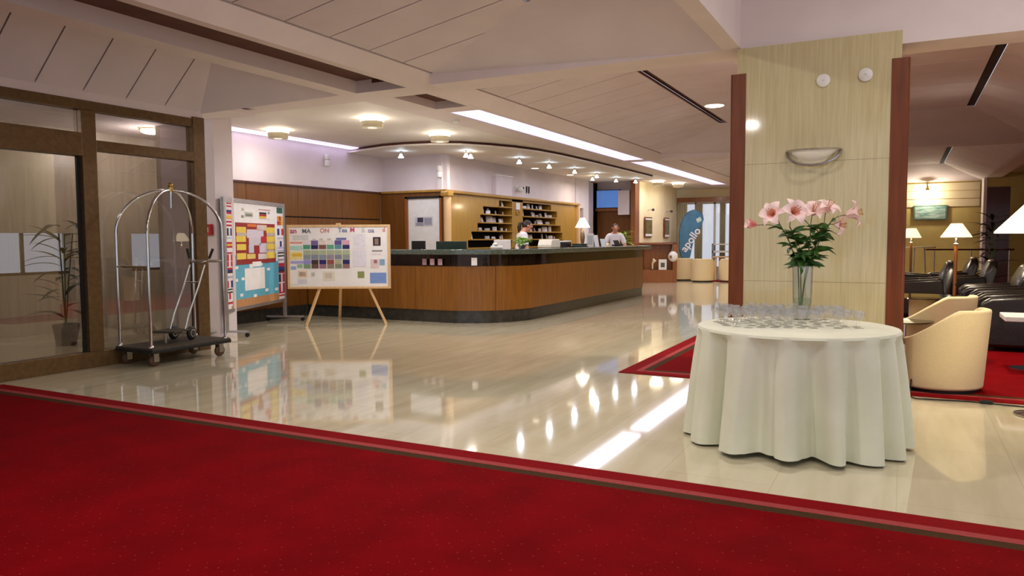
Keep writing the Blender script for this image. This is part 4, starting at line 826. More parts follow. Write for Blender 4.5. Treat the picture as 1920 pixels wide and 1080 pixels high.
for y in (12.6, 14.9, 16.9): MB().box(-6.45, -5.6, y, y + 0.04, 0, 0.74).build('support', W_WALL, co)
MB().box(-8.5, -8.46, 10.4, 11.3, 0, 0.74).build('support', W_WALL, co)
# brochures in the band
for i, (px_, c) in enumerate((((-8.0), (226, 222, 216)), ((-6.9), (176, 140, 150)), ((-6.75), (206, 170, 180)), ((-6.6), (196, 160, 170)))):
    o = MB().box(px_ - 0.04 - (0.06 if i == 0 else 0), px_ + 0.04 + (0.06 if i == 0 else 0), 10.255, 10.262, 0.93, 1.03).build('leaflet', flatm(c), co)
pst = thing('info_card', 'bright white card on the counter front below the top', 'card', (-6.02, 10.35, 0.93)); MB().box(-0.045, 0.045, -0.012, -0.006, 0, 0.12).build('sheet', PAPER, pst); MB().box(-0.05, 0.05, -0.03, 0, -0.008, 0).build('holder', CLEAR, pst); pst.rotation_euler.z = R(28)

# ------------------------------------------------------------------ key rack and papers
kr = thing('key_rack', 'stepped wooden pigeonhole rack on the golden wall behind the counter', 'rack', (-7.95, 0, 0))
shelf = [2.07, 1.89, 1.71, 1.53, 1.35, 1.17]; tops = [2.20] + [s_ - 0.025 for s_ in shelf[:-1]]
lefts = [14.78, 14.06, 13.94, 13.82, 13.56, 13.42]; rights = [17.55, 17.92, 17.82, 18.15, 18.26, 18.30]
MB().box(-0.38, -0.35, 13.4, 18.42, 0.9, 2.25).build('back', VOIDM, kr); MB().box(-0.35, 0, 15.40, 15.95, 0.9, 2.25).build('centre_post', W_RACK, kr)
MB().box(-0.02, 0.0, 13.4, 18.42, 2.20, 2.25).build('top_rail', W_RACK, kr)
MB().box(-0.03, 0.0, 13.4, 18.42, 0.0, 1.145).build('lower_panel', W_RACK, kr)
for s_, t_, l_, q_ in zip(shelf, tops, lefts, rights):
    MB().box(-0.35, 0.0, 13.4, l_, s_ - 0.025, t_).build('filler', W_RACK, kr); MB().box(-0.35, 0.0, q_, 18.42, s_ - 0.025, t_).build('filler', W_RACK, kr)
    MB().box(-0.35, 0.02, l_ - 0.03, 15.40, s_ - 0.025, s_).build('shelf', W_RACK, kr); MB().box(-0.35, 0.02, 15.95, q_ + 0.03, s_ - 0.025, s_).build('shelf', W_RACK, kr)
rp_ = random.Random(21)
pm1 = MB().box(-0.012, 0.012, -0.06, 0.06, 0, 0.10).build('folded_paper', PAPER); 
tag(pm1, 'small folded white paper standing in a pigeonhole of the key rack', 'paper', 'papers in the key rack')
pp_mesh = pm1.data; first = True
ORD = ['top', 'second', 'third', 'fourth', 'fifth']
for si_, (s_, l_, q_) in enumerate(zip(shelf[:5], lefts, rights)):
    for a_, b_, hf in ((l_ + 0.15, 15.33, 'left'), (16.02, q_ - 0.1, 'right')):
        y = a_
        while y < b_:
            if rp_.random() < 0.85:
                o = pm1 if first else pm1.copy()
                if not first: COL.objects.link(o)
                first = False; o['label'] = 'small folded white paper on the %s shelf of the %s rack half' % (ORD[si_], hf)
                o.location = (-8.05 - rp_.uniform(0, 0.08), y, s_); o.rotation_euler = (rp_.uniform(-0.25, 0.25) * 0, rp_.uniform(-0.35, 0.0), rp_.uniform(-0.8, 0.8)); o.scale = (1, rp_.uniform(0.6, 1.4), rp_.uniform(0.5, 1.4))
            y += rp_.uniform(0.12, 0.34)
sg = thing('wall_phone', 'white wall intercom on the post between the rack halves', 'intercom', (-7.95, 15.66, 2.02)); MB().box(0, 0.03, -0.09, 0.09, 0, 0.16).build('case', WHITEP, sg, bevel=0.006); MB().box(0, 0.03, -0.06, 0.06, -0.12, -0.03).build('cradle', BRASS, sg, bevel=0.006)
# door notice
nt_ = thing('door_notice', 'black and white printed notice on the white staff door', 'notice', (-8.41, 12.498, 1.70)); MB().box(-0.21, 0.21, -0.003, 0, -0.09, 0.09).build('sheet', flatm((206, 204, 210)), nt_)
MB().box(-0.15, -0.01, -0.005, -0.003, -0.02, 0.075).build('photo', flatm((60, 56, 76)), nt_)
for k in range(5): MB().box(0.02 + 0.035 * k, 0.042 + 0.035 * k, -0.005, -0.003, -0.07, 0.07).build('print_column', flatm((130, 126, 146)), nt_)
for k in range(2): MB().box(-0.19, 0.0, -0.005, -0.003, -0.075 + 0.025 * k, -0.062 + 0.025 * k).build('print_line', flatm((110, 106, 126)), nt_)
# ------------------------------------------------------------------ things on and behind the counter
def monitor(label, loc, rotz, wd, hg, mt, z_low=0.12):
    t = thing('monitor', label, 'monitor', loc, rotz)
    MB().box(-wd / 2, wd / 2, -0.02, 0.02, z_low, z_low + hg).build('case', mt, t, bevel=0.008); MB().box(-wd / 2 + 0.02, wd / 2 - 0.02, 0.02, 0.023, z_low + 0.02, z_low + hg - 0.02).build('screen', VOIDM, t)
    MB().box(-0.03, 0.03, -0.02, 0.02, 0.01, z_low + 0.02).build('neck', mt, t); MB().box(-0.11, 0.11, -0.08, 0.08, 0, 0.015).build('stand', mt, t, bevel=0.004)
    return t
monitor('small black monitor seen in front of the white staff door', (-7.62, 11.15, 0.78), R(10), 0.26, 0.38, BLACKP, 0.16)
monitor('wide low dark green backed monitor left of the round corner post', (-7.0, 11.25, 0.78), R(12), 0.56, 0.34, pm('dark_green_case', (22, 44, 36), (16, 34, 28), scale=12, rough=0.4), 0.19)
monitor('pale backed monitor next to the bent receptionist', (-6.42, 12.05, 0.78), R(60), 0.34, 0.42, WHITEP, 0.13)
ph = thing('telephone', 'white desk telephone on the counter beside the pale monitor', 'telephone', (-6.05, 11.15, 1.18), R(40))
MB().box(-0.09, 0.09, -0.10, 0.10, 0, 0.05).build('base', WHITEP, ph, bevel=0.015); MB().tube([(-0.03, -0.10, 0.06), (-0.03, -0.07, 0.085), (-0.03, 0.07, 0.085), (-0.03, 0.10, 0.06)], [0.028, 0.018, 0.018, 0.028], 10).build('handset', WHITEP, ph, True)
potted = thing('counter_plant', 'lime green leafy plant in a steel bowl on the counter before the receptionist', 'plant', (-5.86, 11.72, 1.18))
MB().lathe([(0, 0), (0.05, 0), (0.085, 0.06), (0.08, 0.07), (0.07, 0.06), (0, 0.05)], 18).build('bowl', STEELB, potted, True)
for k in range(60):
    a = rnd.uniform(0, 6.28); e = rnd.uniform(0.1, 1.2); b = MB(); leaf_mesh(b, Vector((0.05 * math.cos(a), 0.05 * math.sin(a), 0.06 + rnd.random() * 0.10)), Vector((math.cos(a), math.sin(a), e)), rnd.uniform(0.07, 0.14), 0.06, 0.5); b.build('leaf', LEAFL if k % 3 else pm('pale_leaf', (206, 230, 160), (180, 214, 130), scale=12, rough=0.6), potted, True)
pr = thing('printer', 'cream desktop printer on the counter right of the receptionist', 'printer', (-6.02, 13.2, 1.18), R(90))
b = MB(); b.slab([(-0.22, -0.14, 0), (0.22, -0.14, 0), (0.22, -0.14, 0.12), (0.15, -0.14, 0.155), (-0.16, -0.14, 0.155), (-0.22, -0.14, 0.05)], (0, 1, 0), 0.28); b.build('case', pm('cream_plastic', (226, 222, 206), (216, 212, 196), scale=9, rough=0.4), pr, bevel=0.012)
MB().box(-0.12, 0.12, 0.138, 0.143, 0.02, 0.05).build('paper_slot', VOIDM, pr); MB().box(0.16, 0.20, -0.10, 0.0, 0.14, 0.15).build('keypad', BLACKP, pr)
cr_ = thing('card_terminal', 'dark square device with a white rim beside the printer', 'terminal', (-6.02, 13.95, 1.18)); MB().box(-0.09, 0.09, -0.12, 0.12, 0, 0.10).build('case', BLACKP, cr_, bevel=0.008); MB().box(-0.095, 0.095, -0.125, 0.125, 0.10, 0.125).build('lid', WHITEP, cr_, bevel=0.006)
tr_ = thing('paper_tray', 'low dark document tray under the counter lamp', 'tray', (-5.78, 14.15, 1.18)); MB().box(-0.12, 0.12, -0.16, 0.16, 0, 0.02).build('tray', BLACKP, tr_); MB().box(-0.11, 0.11, -0.15, 0.15, 0.05, 0.065).build('tray_upper', BLACKP, tr_); MB().box(-0.10, 0.10, -0.14, 0.14, 0.02, 0.05).build('papers', flatm((60, 90, 80)), tr_)
cl2 = thing('table_lamp', 'white cone shade table lamp glowing on the reception counter', 'lamp', (-6.02, 14.9, 1.18))
MB().lathe([(0, 0), (0.08, 0), (0.08, 0.015), (0.02, 0.03), (0.04, 0.12), (0.05, 0.20), (0.035, 0.30), (0.015, 0.34), (0.012, 0.40), (0, 0.40)], 20).build('base', pm('lamp_ceramic', (120, 96, 70), (100, 80, 60), scale=8, rough=0.3), cl2, True)
MB().lathe([(0.155, 0.40), (0.15, 0.415), (0.05, 0.60), (0.046, 0.60), (0.149, 0.40)], 32).build('shade', SHADEW, cl2, True); MB().sphere((0, 0, 0.46), 0.03, 8).build('bulb', GLOW, cl2, True); lamp('lamp_bulb', cl2, (0, 0, 0.44), 4, WARM, 0.04)
pf_ = thing('photo_frame', 'white framed picture standing on the counter below the lamp', 'picture frame', (-5.72, 14.55, 1.18), R(68)); MB().box(-0.11, 0.11, -0.01, 0.01, 0, 0.27).build('frame', WHITEP, pf_, bevel=0.004); MB().box(-0.075, 0.075, -0.013, -0.01, 0.04, 0.23).build('picture', flatm((186, 196, 200)), pf_); MB().beam((0, 0.01, 0.18), (0, 0.09, 0.0), 0.02, 0.006).build('strut', WHITEP, pf_)
for k, (x, y, h_, c, lb) in enumerate(((-5.70, 14.92, 0.24, (230, 232, 236), 'tall white brochure standing right of the framed picture'), (-5.62, 15.1, 0.16, (206, 226, 230), 'short pale blue brochure at the end of the counter stand'))):
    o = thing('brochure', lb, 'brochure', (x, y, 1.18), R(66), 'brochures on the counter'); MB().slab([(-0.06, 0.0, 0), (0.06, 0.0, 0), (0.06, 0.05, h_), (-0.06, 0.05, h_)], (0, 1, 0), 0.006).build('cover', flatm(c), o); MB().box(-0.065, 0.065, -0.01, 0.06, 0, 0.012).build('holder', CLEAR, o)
bx1 = thing('desk_phone', 'black desk telephone with raised display before the standing clerk', 'telephone', (-5.9, 16.72, 1.18), R(66)); MB().slab([(-0.12, -0.08, 0), (0.12, -0.08, 0), (0.12, 0.06, 0), (-0.12, 0.06, 0)], (0, 0, 1), 0.03).build('base', BLACKP, bx1, bevel=0.006); MB().slab([(-0.09, -0.03, 0.03), (0.07, -0.03, 0.03), (0.07, 0.03, 0.13), (-0.09, 0.03, 0.13)], (0, 0.86, -0.5), 0.02).build('display', BLACKP, bx1, bevel=0.004)
jar = thing('bell', 'small cream round bell on the counter beside the black phone', 'bell', (-5.92, 16.15, 1.18)); MB().lathe([(0, 0), (0.045, 0), (0.048, 0.015), (0.04, 0.05), (0.02, 0.065), (0, 0.068)], 16).build('dome', CREAMW, jar, True); MB().sphere((0, 0, 0.075), 0.01, 8).build('button', BRASS, jar, True)
potted_plant('potted_plant', 'pale green plant behind the standing clerk', (-7.0, 20.4, 0), 1.55, 40, LEAFL, 0.34, 15)

# ------------------------------------------------------------------ people
def skin(name, V, E, mt, par, root=0, lev=2):
    me = bpy.data.meshes.new(name); me.from_pydata([v[:3] for v in V], E, []); me.update(); me.materials.append(mt)
    o = bpy.data.objects.new(name, me); COL.objects.link(o); o.parent = par
    m = o.modifiers.new('skin', 'SKIN'); m.use_smooth_shade = True
    sv = me.skin_vertices[0].data if me.skin_vertices else None
    if sv is None:
        bm = bmesh.new(); bm.from_mesh(me); bm.verts.layers.skin.verify(); bm.to_mesh(me); bm.free(); sv = me.skin_vertices[0].data
    for i, v in enumerate(V):
        sv[i].radius = (v[3], v[4] if len(v) > 4 else v[3]); sv[i].use_root = (i == root)
    s = o.modifiers.new('sub', 'SUBSURF'); s.levels = lev; s.render_levels = lev
    return o
def person(label, loc, rotz, h, arms, lean=0.0, woman=False, headdn=0.0):
    t = thing('person', label, 'person', loc, rotz); s = h / 1.75; t.scale = (s, s, s)
    L = lambda z_: lean * max(0, z_ - 0.95)
    ny = L(1.52) + 0.02; hy = L(1.62) + 0.035 + headdn; hz = -0.6 * headdn
    V = [(0, 0, 0.95, .12, .10), (0, L(1.15), 1.15, .11, .09), (0, L(1.35), 1.35, .13, .10), (0, L(1.45), 1.44, .09, .08), (0, ny, 1.52, .052), (0, ny + 0.02 + headdn * .5, 1.575 + hz, .062, .075), (0, hy + 0.01, 1.635 + hz, .072, .090), (0, hy - 0.005, 1.70 + hz, .066, .080), (0, hy - 0.01, 1.735 + hz, .035, .04)]
    E = [(0, 1), (1, 2), (2, 3), (3, 4), (4, 5), (5, 6), (6, 7), (7, 8)]
    i = len(V); V += [(0, hy + 0.105, 1.625 + hz, .014)]; E += [(6, i)]
    for sgn, (el, wr) in zip((-1, 1), arms):
        i = len(V); sh = (sgn * 0.175, L(1.42), 1.42)
        V += [sh + (.058,), el + (.043,), wr + (.028,)]; E += [(3, i), (i, i + 1), (i + 1, i + 2)]
        d = (Vector(wr) - Vector(el)).normalized(); pl_ = Vector(wr) + d * 0.07; V += [tuple(pl_) + (.030, .016)]; E += [(i + 2, i + 3)]
        sd = d.cross(Vector((0, 0, 1))).normalized()
        for k, (o_, ln) in enumerate(((-0.027, .065), (-0.009, .078), (0.009, .073), (0.027, .056))):
            j = len(V); a = pl_ + sd * o_ + d * 0.025; V += [tuple(a) + (.009,), tuple(a + d * ln * 0.6 - Vector((0, 0, .012))) + (.008,), tuple(a + d * ln - Vector((0, 0, .035))) + (.007,)]; E += [(i + 3, j), (j, j + 1), (j + 1, j + 2)]
        j = len(V); a = Vector(wr) + d * 0.035 + sd * -0.035 * sgn; V += [tuple(a) + (.010,), tuple(a + d * 0.035 + sd * -0.018 * sgn) + (.008,)]; E += [(i + 2, j), (j, j + 1)]
    for sgn in (-1, 1):
        i = len(V); V += [(sgn * 0.09, 0, 0.86, .085), (sgn * 0.10, 0.015, 0.48, .058), (sgn * 0.10, -0.01, 0.10, .038), (sgn * 0.105, 0.13, 0.04, .034)]; E += [(0, i), (i, i + 1), (i + 1, i + 2), (i + 2, i + 3)]
    skin('body', V, E, SKIN, t)
    V = [(0, 0, 0.88, .150, .125), (0, L(1.15), 1.13, .135, .115), (0, L(1.35), 1.33, .155, .125), (0, L(1.45), 1.435, .115, .10), (0, ny - 0.005, 1.485, .066)]; E = [(0, 1), (1, 2), (2, 3), (3, 4)]
    for sgn, (el, wr) in zip((-1, 1), arms):
        i = len(V); mid = Vector((sgn * 0.175, L(1.42), 1.42)).lerp(Vector(el), 0.85); V += [(sgn * 0.175, L(1.42), 1.42, .075), tuple(mid) + (.066,)]; E += [(3, i), (i, i + 1)]
    skin('shirt', V, E, SHIRT, t)
    V = [(0, 0, 0.95, .145, .12)]; E = []
    for sgn in (-1, 1):
        i = len(V); V += [(sgn * 0.095, 0, 0.84, .10), (sgn * 0.10, 0.015, 0.48, .078), (sgn * 0.10, -0.01, 0.08, .065)]; E += [(0, i), (i, i + 1), (i + 1, i + 2)]
    skin('trousers', V, E, TROUS, t)
    for sgn in (-1, 1): MB().sphere((sgn * 0.1, 0.06, 0.0), 0.06, 10).build('shoe', BLACKP, t, True).scale = (0.9, 2.0, 0.9)
    for o in [c for c in t.children if c.name.startswith('shoe')]: o.location.z = 0.054
    # hair cap
    b = MB(); vs = []; n = 20; rows = 8; hc = Vector((0, hy - 0.012, 1.655 + hz))
    for k in range(rows + 1):
        ph_ = math.pi * 0.62 * k / rows
        for j in range(n):
            a = 2 * math.pi * j / n; fr = max(0, math.sin(a)); lim = ph_ * (1 - 0.50 * fr); vs.append((hc.x + 0.080 * math.sin(lim) * math.cos(a), hc.y - 0.006 + 0.098 * math.sin(lim) * math.sin(a), hc.z + 0.100 * math.cos(lim)))
    b.add(vs, [(k * n + j, k * n + (j + 1) % n, (k + 1) * n + (j + 1) % n, (k + 1) * n + j) for k in range(rows) for j in range(n)]); b.build('hair', HAIR, t, True)
    if woman: MB().tube([(0, hy - 0.10, 1.70 + hz), (0, hy - 0.155, 1.69 + hz), (0, hy - 0.175, 1.62 + hz), (0, hy - 0.165, 1.53 + hz), (0, hy - 0.15, 1.46 + hz)], [0.02, 0.035, 0.04, 0.032, 0.012], 10).build('ponytail', HAIR, t, True)
    for sgn in (-1, 1):
        MB().sphere((sgn * 0.03, hy + 0.088, 1.652 + hz), 0.010, 8).build('eye', BLACKP, t, True); MB().sphere((sgn * 0.078, hy - 0.01, 1.64 + hz), 0.022, 8).build('ear', SKIN, t, True)
    MB().tube([(-0.022, hy + 0.088, 1.585 + hz), (0, hy + 0.096, 1.583 + hz), (0.022, hy + 0.088, 1.585 + hz)], 0.005, 6).build('mouth', pm('lips', (170, 96, 88), scale=8, rough=0.5), t, True)
    return t
person('receptionist in a white blouse with dark ponytail looking down beside the rack', (-6.72, 13.28, 0), R(-52), 1.74, (((-0.24, 0.12, 1.15), (-0.14, 0.34, 1.08)), ((0.24, 0.12, 1.15), (0.14, 0.36, 1.08))), 0.16, True, 0.05)
person('clerk in a white short sleeved shirt standing at the far counter end', (-6.52, 18.3, 0), R(-152), 1.74, (((-0.26, 0.08, 1.16), (-0.18, 0.30, 1.02)), ((0.26, 0.08, 1.16), (0.18, 0.30, 1.02))), 0.06, False, 0.03)

# ------------------------------------------------------------------ ceiling lights
def drum(label, x, y, e=22):
    t = thing('ceiling_lamp', label, 'ceiling lamp', (x, y, z0), group='drum ceiling lamps over the reception')
    MB().lathe([(0.0, 0), (0.20, 0), (0.20, -0.004), (0.175, -0.012), (0.165, -0.055), (0, -0.055)], 28).build('diffuser', GLOW, t, True)
    MB().lathe([(0.165, -0.055), (0.160, -0.075), (0.150, -0.14), (0.07, -0.145), (0.07, -0.13), (0.0, -0.13), (0, -0.06)], 28).build('housing', pm('lamp_housing', (196, 186, 160), (184, 174, 148), scale=8, rough=0.4), t, True)
    MB().lathe([(0, -0.131), (0.065, -0.131), (0.065, -0.136), (0, -0.136)], 20).build('lens', pm('soft_glow', (255, 246, 226), scale=3, emit=(255, 240, 210), estr=2.5), t, True)
    lamp('bulb', t, (0, 0, -0.16), e * 0.7, NEUT, 0.26, 'AREA'); lamp('uplight', t, (0, 0, -0.55), e * 0.3, NEUT, 0.25)
drum('drum ceiling lamp nearest the white pillar', -8.8, 9.02, 9); drum('drum ceiling lamp nearest the long beam', -6.8, 8.82); drum('drum ceiling lamp just before the curved soffit edge', -6.8, 10.6)
drum('far drum ceiling lamp, the nearer of two before the cream wall', -6.62, 22.4, 8); drum('far drum ceiling lamp closest to the far opening', -6.3, 23.5, 8)
def pendant(label, x, y, r=0.05, e=6, glow=None):
    t = thing('pendant_spot', label, 'spotlight', (x, y, 3.0), group='small halogen spots under the curved soffit')
    MB().tube([(0, 0, 0), (0, 0, -0.09)], 0.010, 8).build('stem', STEELB, t, True); MB().lathe([(0.028, 0), (0.028, -0.012), (0, -0.012)], 14).build('rose', STEELB, t, True)
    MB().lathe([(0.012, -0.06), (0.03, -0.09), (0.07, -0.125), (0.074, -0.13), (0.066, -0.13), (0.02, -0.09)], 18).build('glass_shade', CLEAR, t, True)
    MB().lathe([(0, -0.05), (0.022, -0.06), (0.03, -0.09), (0.05, -0.115), (0.052, -0.125), (0, -0.128)], 14).build('bulb', glow or COOLG, t, True)
    lamp('halogen', t, (0, 0, -0.14), e, COOL if not glow else WARM, 0.1, 'AREA')
for x, y, lb in ((-8.4, 11.75, 'first halogen spot from the left under the curved soffit'), (-7.3, 12.28, 'second halogen spot from the left, above the rack'), (-6.98, 13.85, 'third halogen spot from the left under the curved soffit'), (-6.86, 15.05, 'fourth halogen spot from the left under the curved soffit'), (-6.87, 16.5, 'fifth halogen spot from the left under the curved soffit'), (-6.89, 18.0, 'sixth halogen spot from the left under the curved soffit'), (-6.95, 19.6, 'seventh halogen spot from the left under the curved soffit'), (-6.6, 20.2, 'halogen spot nearest the end of the curved soffit')): pendant(lb, x, y)
pendant('warm bright spot below the second halogen spot', -7.33, 12.5, glow=GLOW, e=8)
pendant('warm bright spot above the counter lamp', -7.3, 18.75, glow=GLOW, e=10)
for x, y, lb in ((-8.67, 17.1, 'flat recessed light beyond the middle of the soffit'), (-8.5, 19.2, 'flat recessed light close to the blue screen')):
    t = thing('recessed_light', lb, 'ceiling light', (-8.0 + 0.3, y - 1.0, 3.0)); MB().lathe([(0, -0.004), (0.09, -0.004), (0.10, -0.008), (0.115, -0.004), (0.115, 0), (0, 0)], 24).build('ring', WHITEP, t, True); MB().lathe([(0, -0.010), (0.085, -0.010), (0.085, -0.004), (0, -0.004)], 24).build('lens', pm('soft_glow', (255, 246, 226)), t, True)
t = thing('downlight', 'bright round downlight in the flat ceiling beside the air slot', 'ceiling light', (-2.79, 12.6, zt)); MB().lathe([(0, -0.02), (0.13, -0.02), (0.15, -0.012), (0.15, 0), (0, 0)], 28).build('lens', GLOW, t, True); MB().lathe([(0.15, 0), (0.17, 0), (0.17, -0.012), (0.15, -0.012)], 28).build('ring', WHITEP, t, True); lamp('bulb', t, (0, 0, -0.03), 30, NEUT, 0.25, 'AREA')
def strip(label, x0, x1, y0_, y1_, z_, mt=STRIPG):
    t = thing('light_strip', label, 'ceiling light', (x0, y0_, z_)); MB().box(0, x1 - x0, 0, y1_ - y0_, 0, 0.012).build('diffuser', mt, t)
    if mt is STRIPG:
        l = lamp('tube_light', t, ((x1 - x0) / 2, (y1_ - y0_) / 2, -0.008), 6.0 * (y1_ - y0_), (0.92, 0.87, 1.0), 1, 'AREA'); l.data.shape = 'RECTANGLE'; l.data.size = x1 - x0 - 0.04; l.data.size_y = y1_ - y0_ - 0.04
    for a in (0, x1 - x0 - 0.008): MB().box(a, a + 0.008, 0, y1_ - y0_, -0.006, 0.0).build('edge_bar', ALU, t)
strip('long glowing lavender light strip in the beam along the counter', -5.605, -5.125, 8.985, 16.305, z0 + 0.008); strip('farther glowing lavender light strip beyond the beam bridge', -5.605, -5.125, 16.715, 24.995, z0 + 0.008)
strip('narrow glowing strip along the top of the reception side wall', -9.44, -9.19, 8.4, 11.85, z0 - 0.014, STRIPW)
# unseen downlights added to brighten the lounge, middle bays and near lobby
def fill_downlight(x, y, z_, en, c=WARM):
    o = MB().lathe([(0, -0.02), (0.10, -0.02), (0.12, -0.012), (0.12, 0), (0, 0)], 24).build('downlight', GLOW, ce, True, loc=(x, y, z_)); lamp('bulb', o, (0, 0, -0.03), en, c, 0.2, 'AREA')  # added fill fixture with its light, hung under the ceiling out of view
for x, y in ((-2.2, 20.5), (-2.2, 22.5)): fill_downlight(x, y, zt, 30)
for x, y in ((0.0, 9.0), (0.65, 9.25)): fill_downlight(x, y, zt, 55)
fill_downlight(-2.2, 8.85, zt, 40, NEUT)
for x, y in ((-2.6, 4.6), (-2.6, 2.2), (-2.6, -0.4)): fill_downlight(x, y, zt, 30, NEUT)
for x, y in ((0.6, 5.6), (0.6, 3.2), (0.6, 0.8)): fill_downlight(x, y, 3.95, 15, NEUT)

# ------------------------------------------------------------------ small wall things, far end
for nm, lb, x, y, z_ in (('wall_speaker', 'white cylindrical wall speaker below the glowing side strip', -9.40, 10.85, 2.80), ('wall_speaker', 'white cylindrical wall speaker above the staff door', -8.05, 12.52, 2.66)):
    t = thing(nm, lb, 'speaker', (x, y, z_), group='wall speakers'); MB().lathe([(0, -0.11), (0.045, -0.11), (0.05, -0.10), (0.05, 0.0), (0.046, 0.005), (0.05, 0.01), (0.05, 0.10), (0.045, 0.11), (0, 0.11)], 18).build('body', WHITEP, t, True); MB().lathe([(0.0505, -0.004), (0.0505, 0.014)], 18).build('band', STEELB, t, True)
t = thing('security_camera', 'round white security camera on the wall above the rack', 'camera', (-8.02, 15.75, 2.52)); MB().box(0, 0.02, -0.05, 0.05, -0.05, 0.05).build('bracket', WHITEP, t); MB().sphere((0.09, 0.03, -0.02), 0.075, 14).build('housing', WHITEP, t, True); MB().sphere((0.14, 0.06, 0.0), 0.035, 10).build('lens', VOIDM, t, True)
for k in (0, 1):
    t = thing('wall_clip', 'thin dark wall clip beside the security camera', 'clip', (-8.02, 16.28 + 0.12 * k, 2.44), group='twin clips above the rack'); MB().box(0, 0.02, -0.02, 0.02, 0, 0.16).build('bar', VOIDM, t); MB().box(0, 0.03, -0.024, 0.024, -0.01, 0).build('foot', STEELB, t)
t = thing('wall_box', 'white boxed duct above the golden rack wall', 'duct', (-8.02, 14.6, 2.31)); MB().box(0, 0.10, 0, 0.75, 0, 0.42).build('case', WALLW, t, bevel=0.005); MB().box(0.0, 0.12, -0.02, 0.77, 0.42, 0.45).build('lid', WHITEP, t)
t = thing('wall_screen', 'blue lit screen high in the wooden recess', 'screen', (-8.08, 22.05, 2.56)); MB().box(-0.38, 0.38, 0.0, 0.12, -0.28, 0.28).build('case', BLACKP, t, bevel=0.006); MB().box(-0.36, 0.36, -0.006, 0.0, -0.26, 0.26).build('display', SCREENB, t)
for i, (px, py, lb) in enumerate(((-7.10, 22.95, 'narrow framed picture on the cream wall, nearer the clerk'), (-6.985, 24.6, 'narrow framed picture on the cream wall, nearer the banner'))):
    t = thing('picture', lb, 'picture', (px, py, 1.70), R(86 if i == 0 else 92), 'narrow pictures on the cream wall'); hh = 0.31 if i == 0 else 0.33; ww = 0.30
    MB().box(-ww, ww, -0.04, -0.01, -hh, hh).build('frame', W_TRIM, t, bevel=0.006); MB().box(-ww + 0.06, ww - 0.06, -0.045, -0.04, -hh + 0.05, hh - 0.05).build('print', PIC, t); MB().box(-ww + 0.03, ww - 0.03, -0.046, -0.04, -hh + 0.03, -hh + 0.10).build('mount_strip', PAPER, t); MB().box(-ww + 0.03, ww - 0.03, -0.046, -0.04, hh - 0.08, hh - 0.04).build('mount_strip', PAPER, t)
    t = thing('picture_spot', 'small spot lamp above the picture ' + ('nearer the clerk' if i == 0 else 'nearer the banner'), 'spotlight', (px, py, 2.22), R(86 if i == 0 else 92), 'spots over the narrow pictures'); MB().tube([(0, 0, 0), (0, -0.16, 0.03)], 0.01).build('arm', STEELB, t, True); MB().lathe([(0, 0.03), (0.035, 0.03), (0.045, -0.04), (0, -0.04)], 12, (0, -0.18, 0.02)).build('head', BLACKP, t, True)
lp = thing('low_partition', 'low red wood partition with a niche under the cream wall', 'partition', (-7.12, 22.35, 0), math.atan2(0.4, 1.0))
MB().box(0, 1.08, -0.04, 0.04, 0, 0.36).build('base_panel', W_RED, lp); MB().box(0, 1.08, 0.30, 0.34, 0.0, 1.18).build('back_panel', W_RED, lp); MB().box(0.96, 1.08, -0.05, 0.34, 0, 1.20).build('end_panel', W_RED, lp); MB().box(0, 1.08, -0.05, 0.34, 1.17, 1.20).build('top_rail', W_RED, lp); MB().box(0, 0.96, -0.04, 0.30, 0.36, 0.39).build('shelf', W_RED, lp)
t = thing('magazine_box', 'pale box with a dark cover on the partition shelf', 'box', (-6.52, 22.62, 0.39), R(22)); MB().box(-0.12, 0.12, -0.05, 0.05, 0, 0.32).build('case', WHITEP, t, bevel=0.006); MB().box(-0.06, 0.06, -0.053, -0.05, 0.08, 0.22).build('cover', flatm((96, 90, 80)), t)
t = thing('figurine', 'small white figurine on the partition shelf', 'figurine', (-6.80, 22.5, 0.39)); MB().tube([(0, 0, 0), (0, 0, 0.20), (0.07, 0, 0.28), (0.02, 0, 0.34)], [0.02, 0.03, 0.06, 0.02], 10).build('shape', CREAMW, t, True); MB().lathe([(0, 0), (0.06, 0), (0.06, 0.02), (0, 0.02)], 12).build('foot', W_DARK, t, True)
t = thing('white_bag', 'white bag hanging at the end of the wood partition', 'bag', (-6.22, 22.70, 0.80)); MB().sphere((0, 0, 0), 0.15, 14, 1.1).build('pouch', WHITEP, t, True); MB().tube([(-0.04, 0, 0.12), (0.0, 0, 0.38), (0.04, 0, 0.12)], 0.012).build('strap', WHITEP, t, True); MB().box(-0.06, 0.0, -0.158, -0.13, -0.05, 0.03).build('patch', W_RED, t)
# feather banner
bn = thing('feather_banner', 'teal feather banner printed with white lettering at the far opening', 'banner', (-6.5, 25.0, 0), R(27.3))
k_ = 0.0178; out = [(1283, 493), (1276, 470), (1276, 445), (1279, 425), (1285, 411), (1293, 403), (1302, 399.5), (1312, 402), (1319, 408), (1321, 418), (1317, 430), (1309, 443), (1303, 456), (1300, 470), (1297, 486), (1293, 495)]
PB = [((x - 1284) * k_, (528 - y) * k_) for x, y in out]
b = MB(); n = len(PB); b.add([(x, -0.006, z_) for x, z_ in PB] + [(x, 0.006, z_) for x, z_ in PB], [tuple(range(n)), tuple(range(2 * n - 1, n - 1, -1))] + [(i, n + i, n + (i + 1) % n, (i + 1) % n) for i in range(n)]); b.build('cloth', TEAL, bn)
MB().tube([(0.02, 0.01, 0.0), (-0.04, 0.01, 0.6)] + [(x, 0.01, z_) for x, z_ in PB[1:10]], 0.012).build('pole', BLACKP, bn, True); MB().lathe([(0, 0), (0.2, 0), (0.2, 0.03), (0, 0.04)], 20).build('base', BLACKP, bn, True)
text('lettering', 'apollo', 0.36, PAPER, bn, (0.24, -0.008, 1.30), (R(90), R(-55), 0), 0.002, bold=0.006)
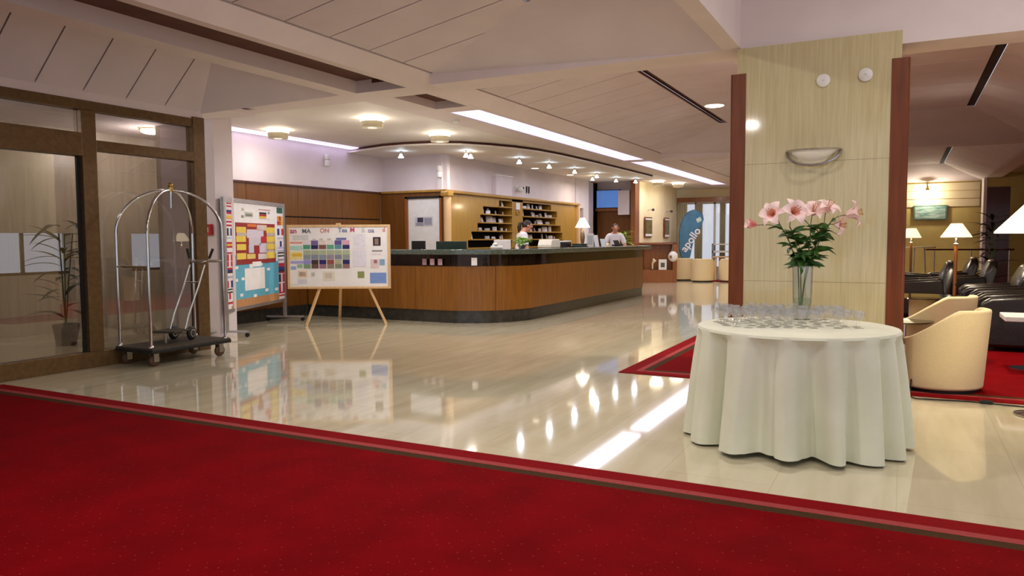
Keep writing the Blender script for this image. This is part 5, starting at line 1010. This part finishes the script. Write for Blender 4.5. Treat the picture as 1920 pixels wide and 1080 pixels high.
MB().slab([(0.46, -0.009, 1.86), (0.60, -0.009, 1.94), (0.54, -0.009, 2.06), (0.40, -0.009, 1.98)], (0, 1, 0), 0.003).build('logo_square', flatm((196, 214, 200)), bn)
for x, y, a, lb in ((-6.32, 24.2, 25, 'distant beige tub chair beside the wood partition end'), (-5.55, 23.65, 20, 'distant beige tub chair in the middle before the far window'), (-4.75, 23.95, 10, 'distant beige tub chair closest to the left column trim'), (-4.0, 24.6, 5, 'distant beige tub chair mostly hidden by the column')): tub_chair(lb, (x, y, 0.008), R(a), 'distant beige chairs')
ft = thing('far_table', 'pale rectangular table behind the distant beige chairs', 'table', (-4.9, 25.7, 0.008)); MB().box(-0.7, 0.6, -0.4, 0.4, 0.70, 0.74).build('top', W_LIGHT, ft, bevel=0.006)
for sx in (-0.62, 0.52):
    for sy in (-0.33, 0.33): MB().box(sx - 0.03, sx + 0.03, sy - 0.03, sy + 0.03, 0, 0.70).build('leg', W_LIGHT, ft)
dv = thing('display_unit', 'dark tall display unit at the far opening beside the left trim', 'cabinet', (-4.9, 26.45, 0)); MB().box(-0.3, 0.3, -0.2, 0.2, 0, 1.95).build('body', W_DARK, dv, bevel=0.01); MB().box(-0.95, -0.32, -0.18, 0.18, 0.86, 0.92).build('shelf', WHITEP, dv); MB().box(-0.95, -0.32, -0.18, 0.18, 1.12, 1.16).build('shelf', WHITEP, dv); MB().box(-0.95, -0.90, -0.18, 0.18, 0, 1.16).build('side', STEELB, dv); MB().box(0.05, 0.2, -0.22, -0.2, 1.1, 1.45).build('card', PAPER, dv)
dl2 = thing('smoke_detector', 'small round smoke detector on the reception ceiling', 'detector', (-5.85, 9.55, z0)); MB().lathe([(0, -0.045), (0.03, -0.045), (0.055, -0.02), (0.06, 0), (0, 0)], 18).build('body', WHITEP, dl2, True); MB().lathe([(0.052, -0.026), (0.057, -0.02)], 18).build('ring', STEELB, dl2, True)

vl = thing('ceiling_lamp', 'warm ceiling lamp in the vestibule seen through the upper glass pane', 'ceiling lamp', (-9.9, 7.6, 2.99))
MB().lathe([(0, 0), (0.16, 0), (0.15, -0.05), (0.10, -0.07), (0, -0.075)], 24).build('diffuser', GLOW, vl, True); MB().lathe([(0.16, 0), (0.18, 0), (0.18, -0.015), (0.16, -0.015)], 24).build('ring', BRASS, vl, True); lamp('bulb', vl, (0, 0, -0.3), 42, (1, 0.95, 0.93), 0.15)
v2 = dup(vl, (-9.4, 4.2, 2.99), 0, 'added warm ceiling lamp brightening the vestibule behind the glass door panel')  # second lamp, added to raise the light behind the entrance glass
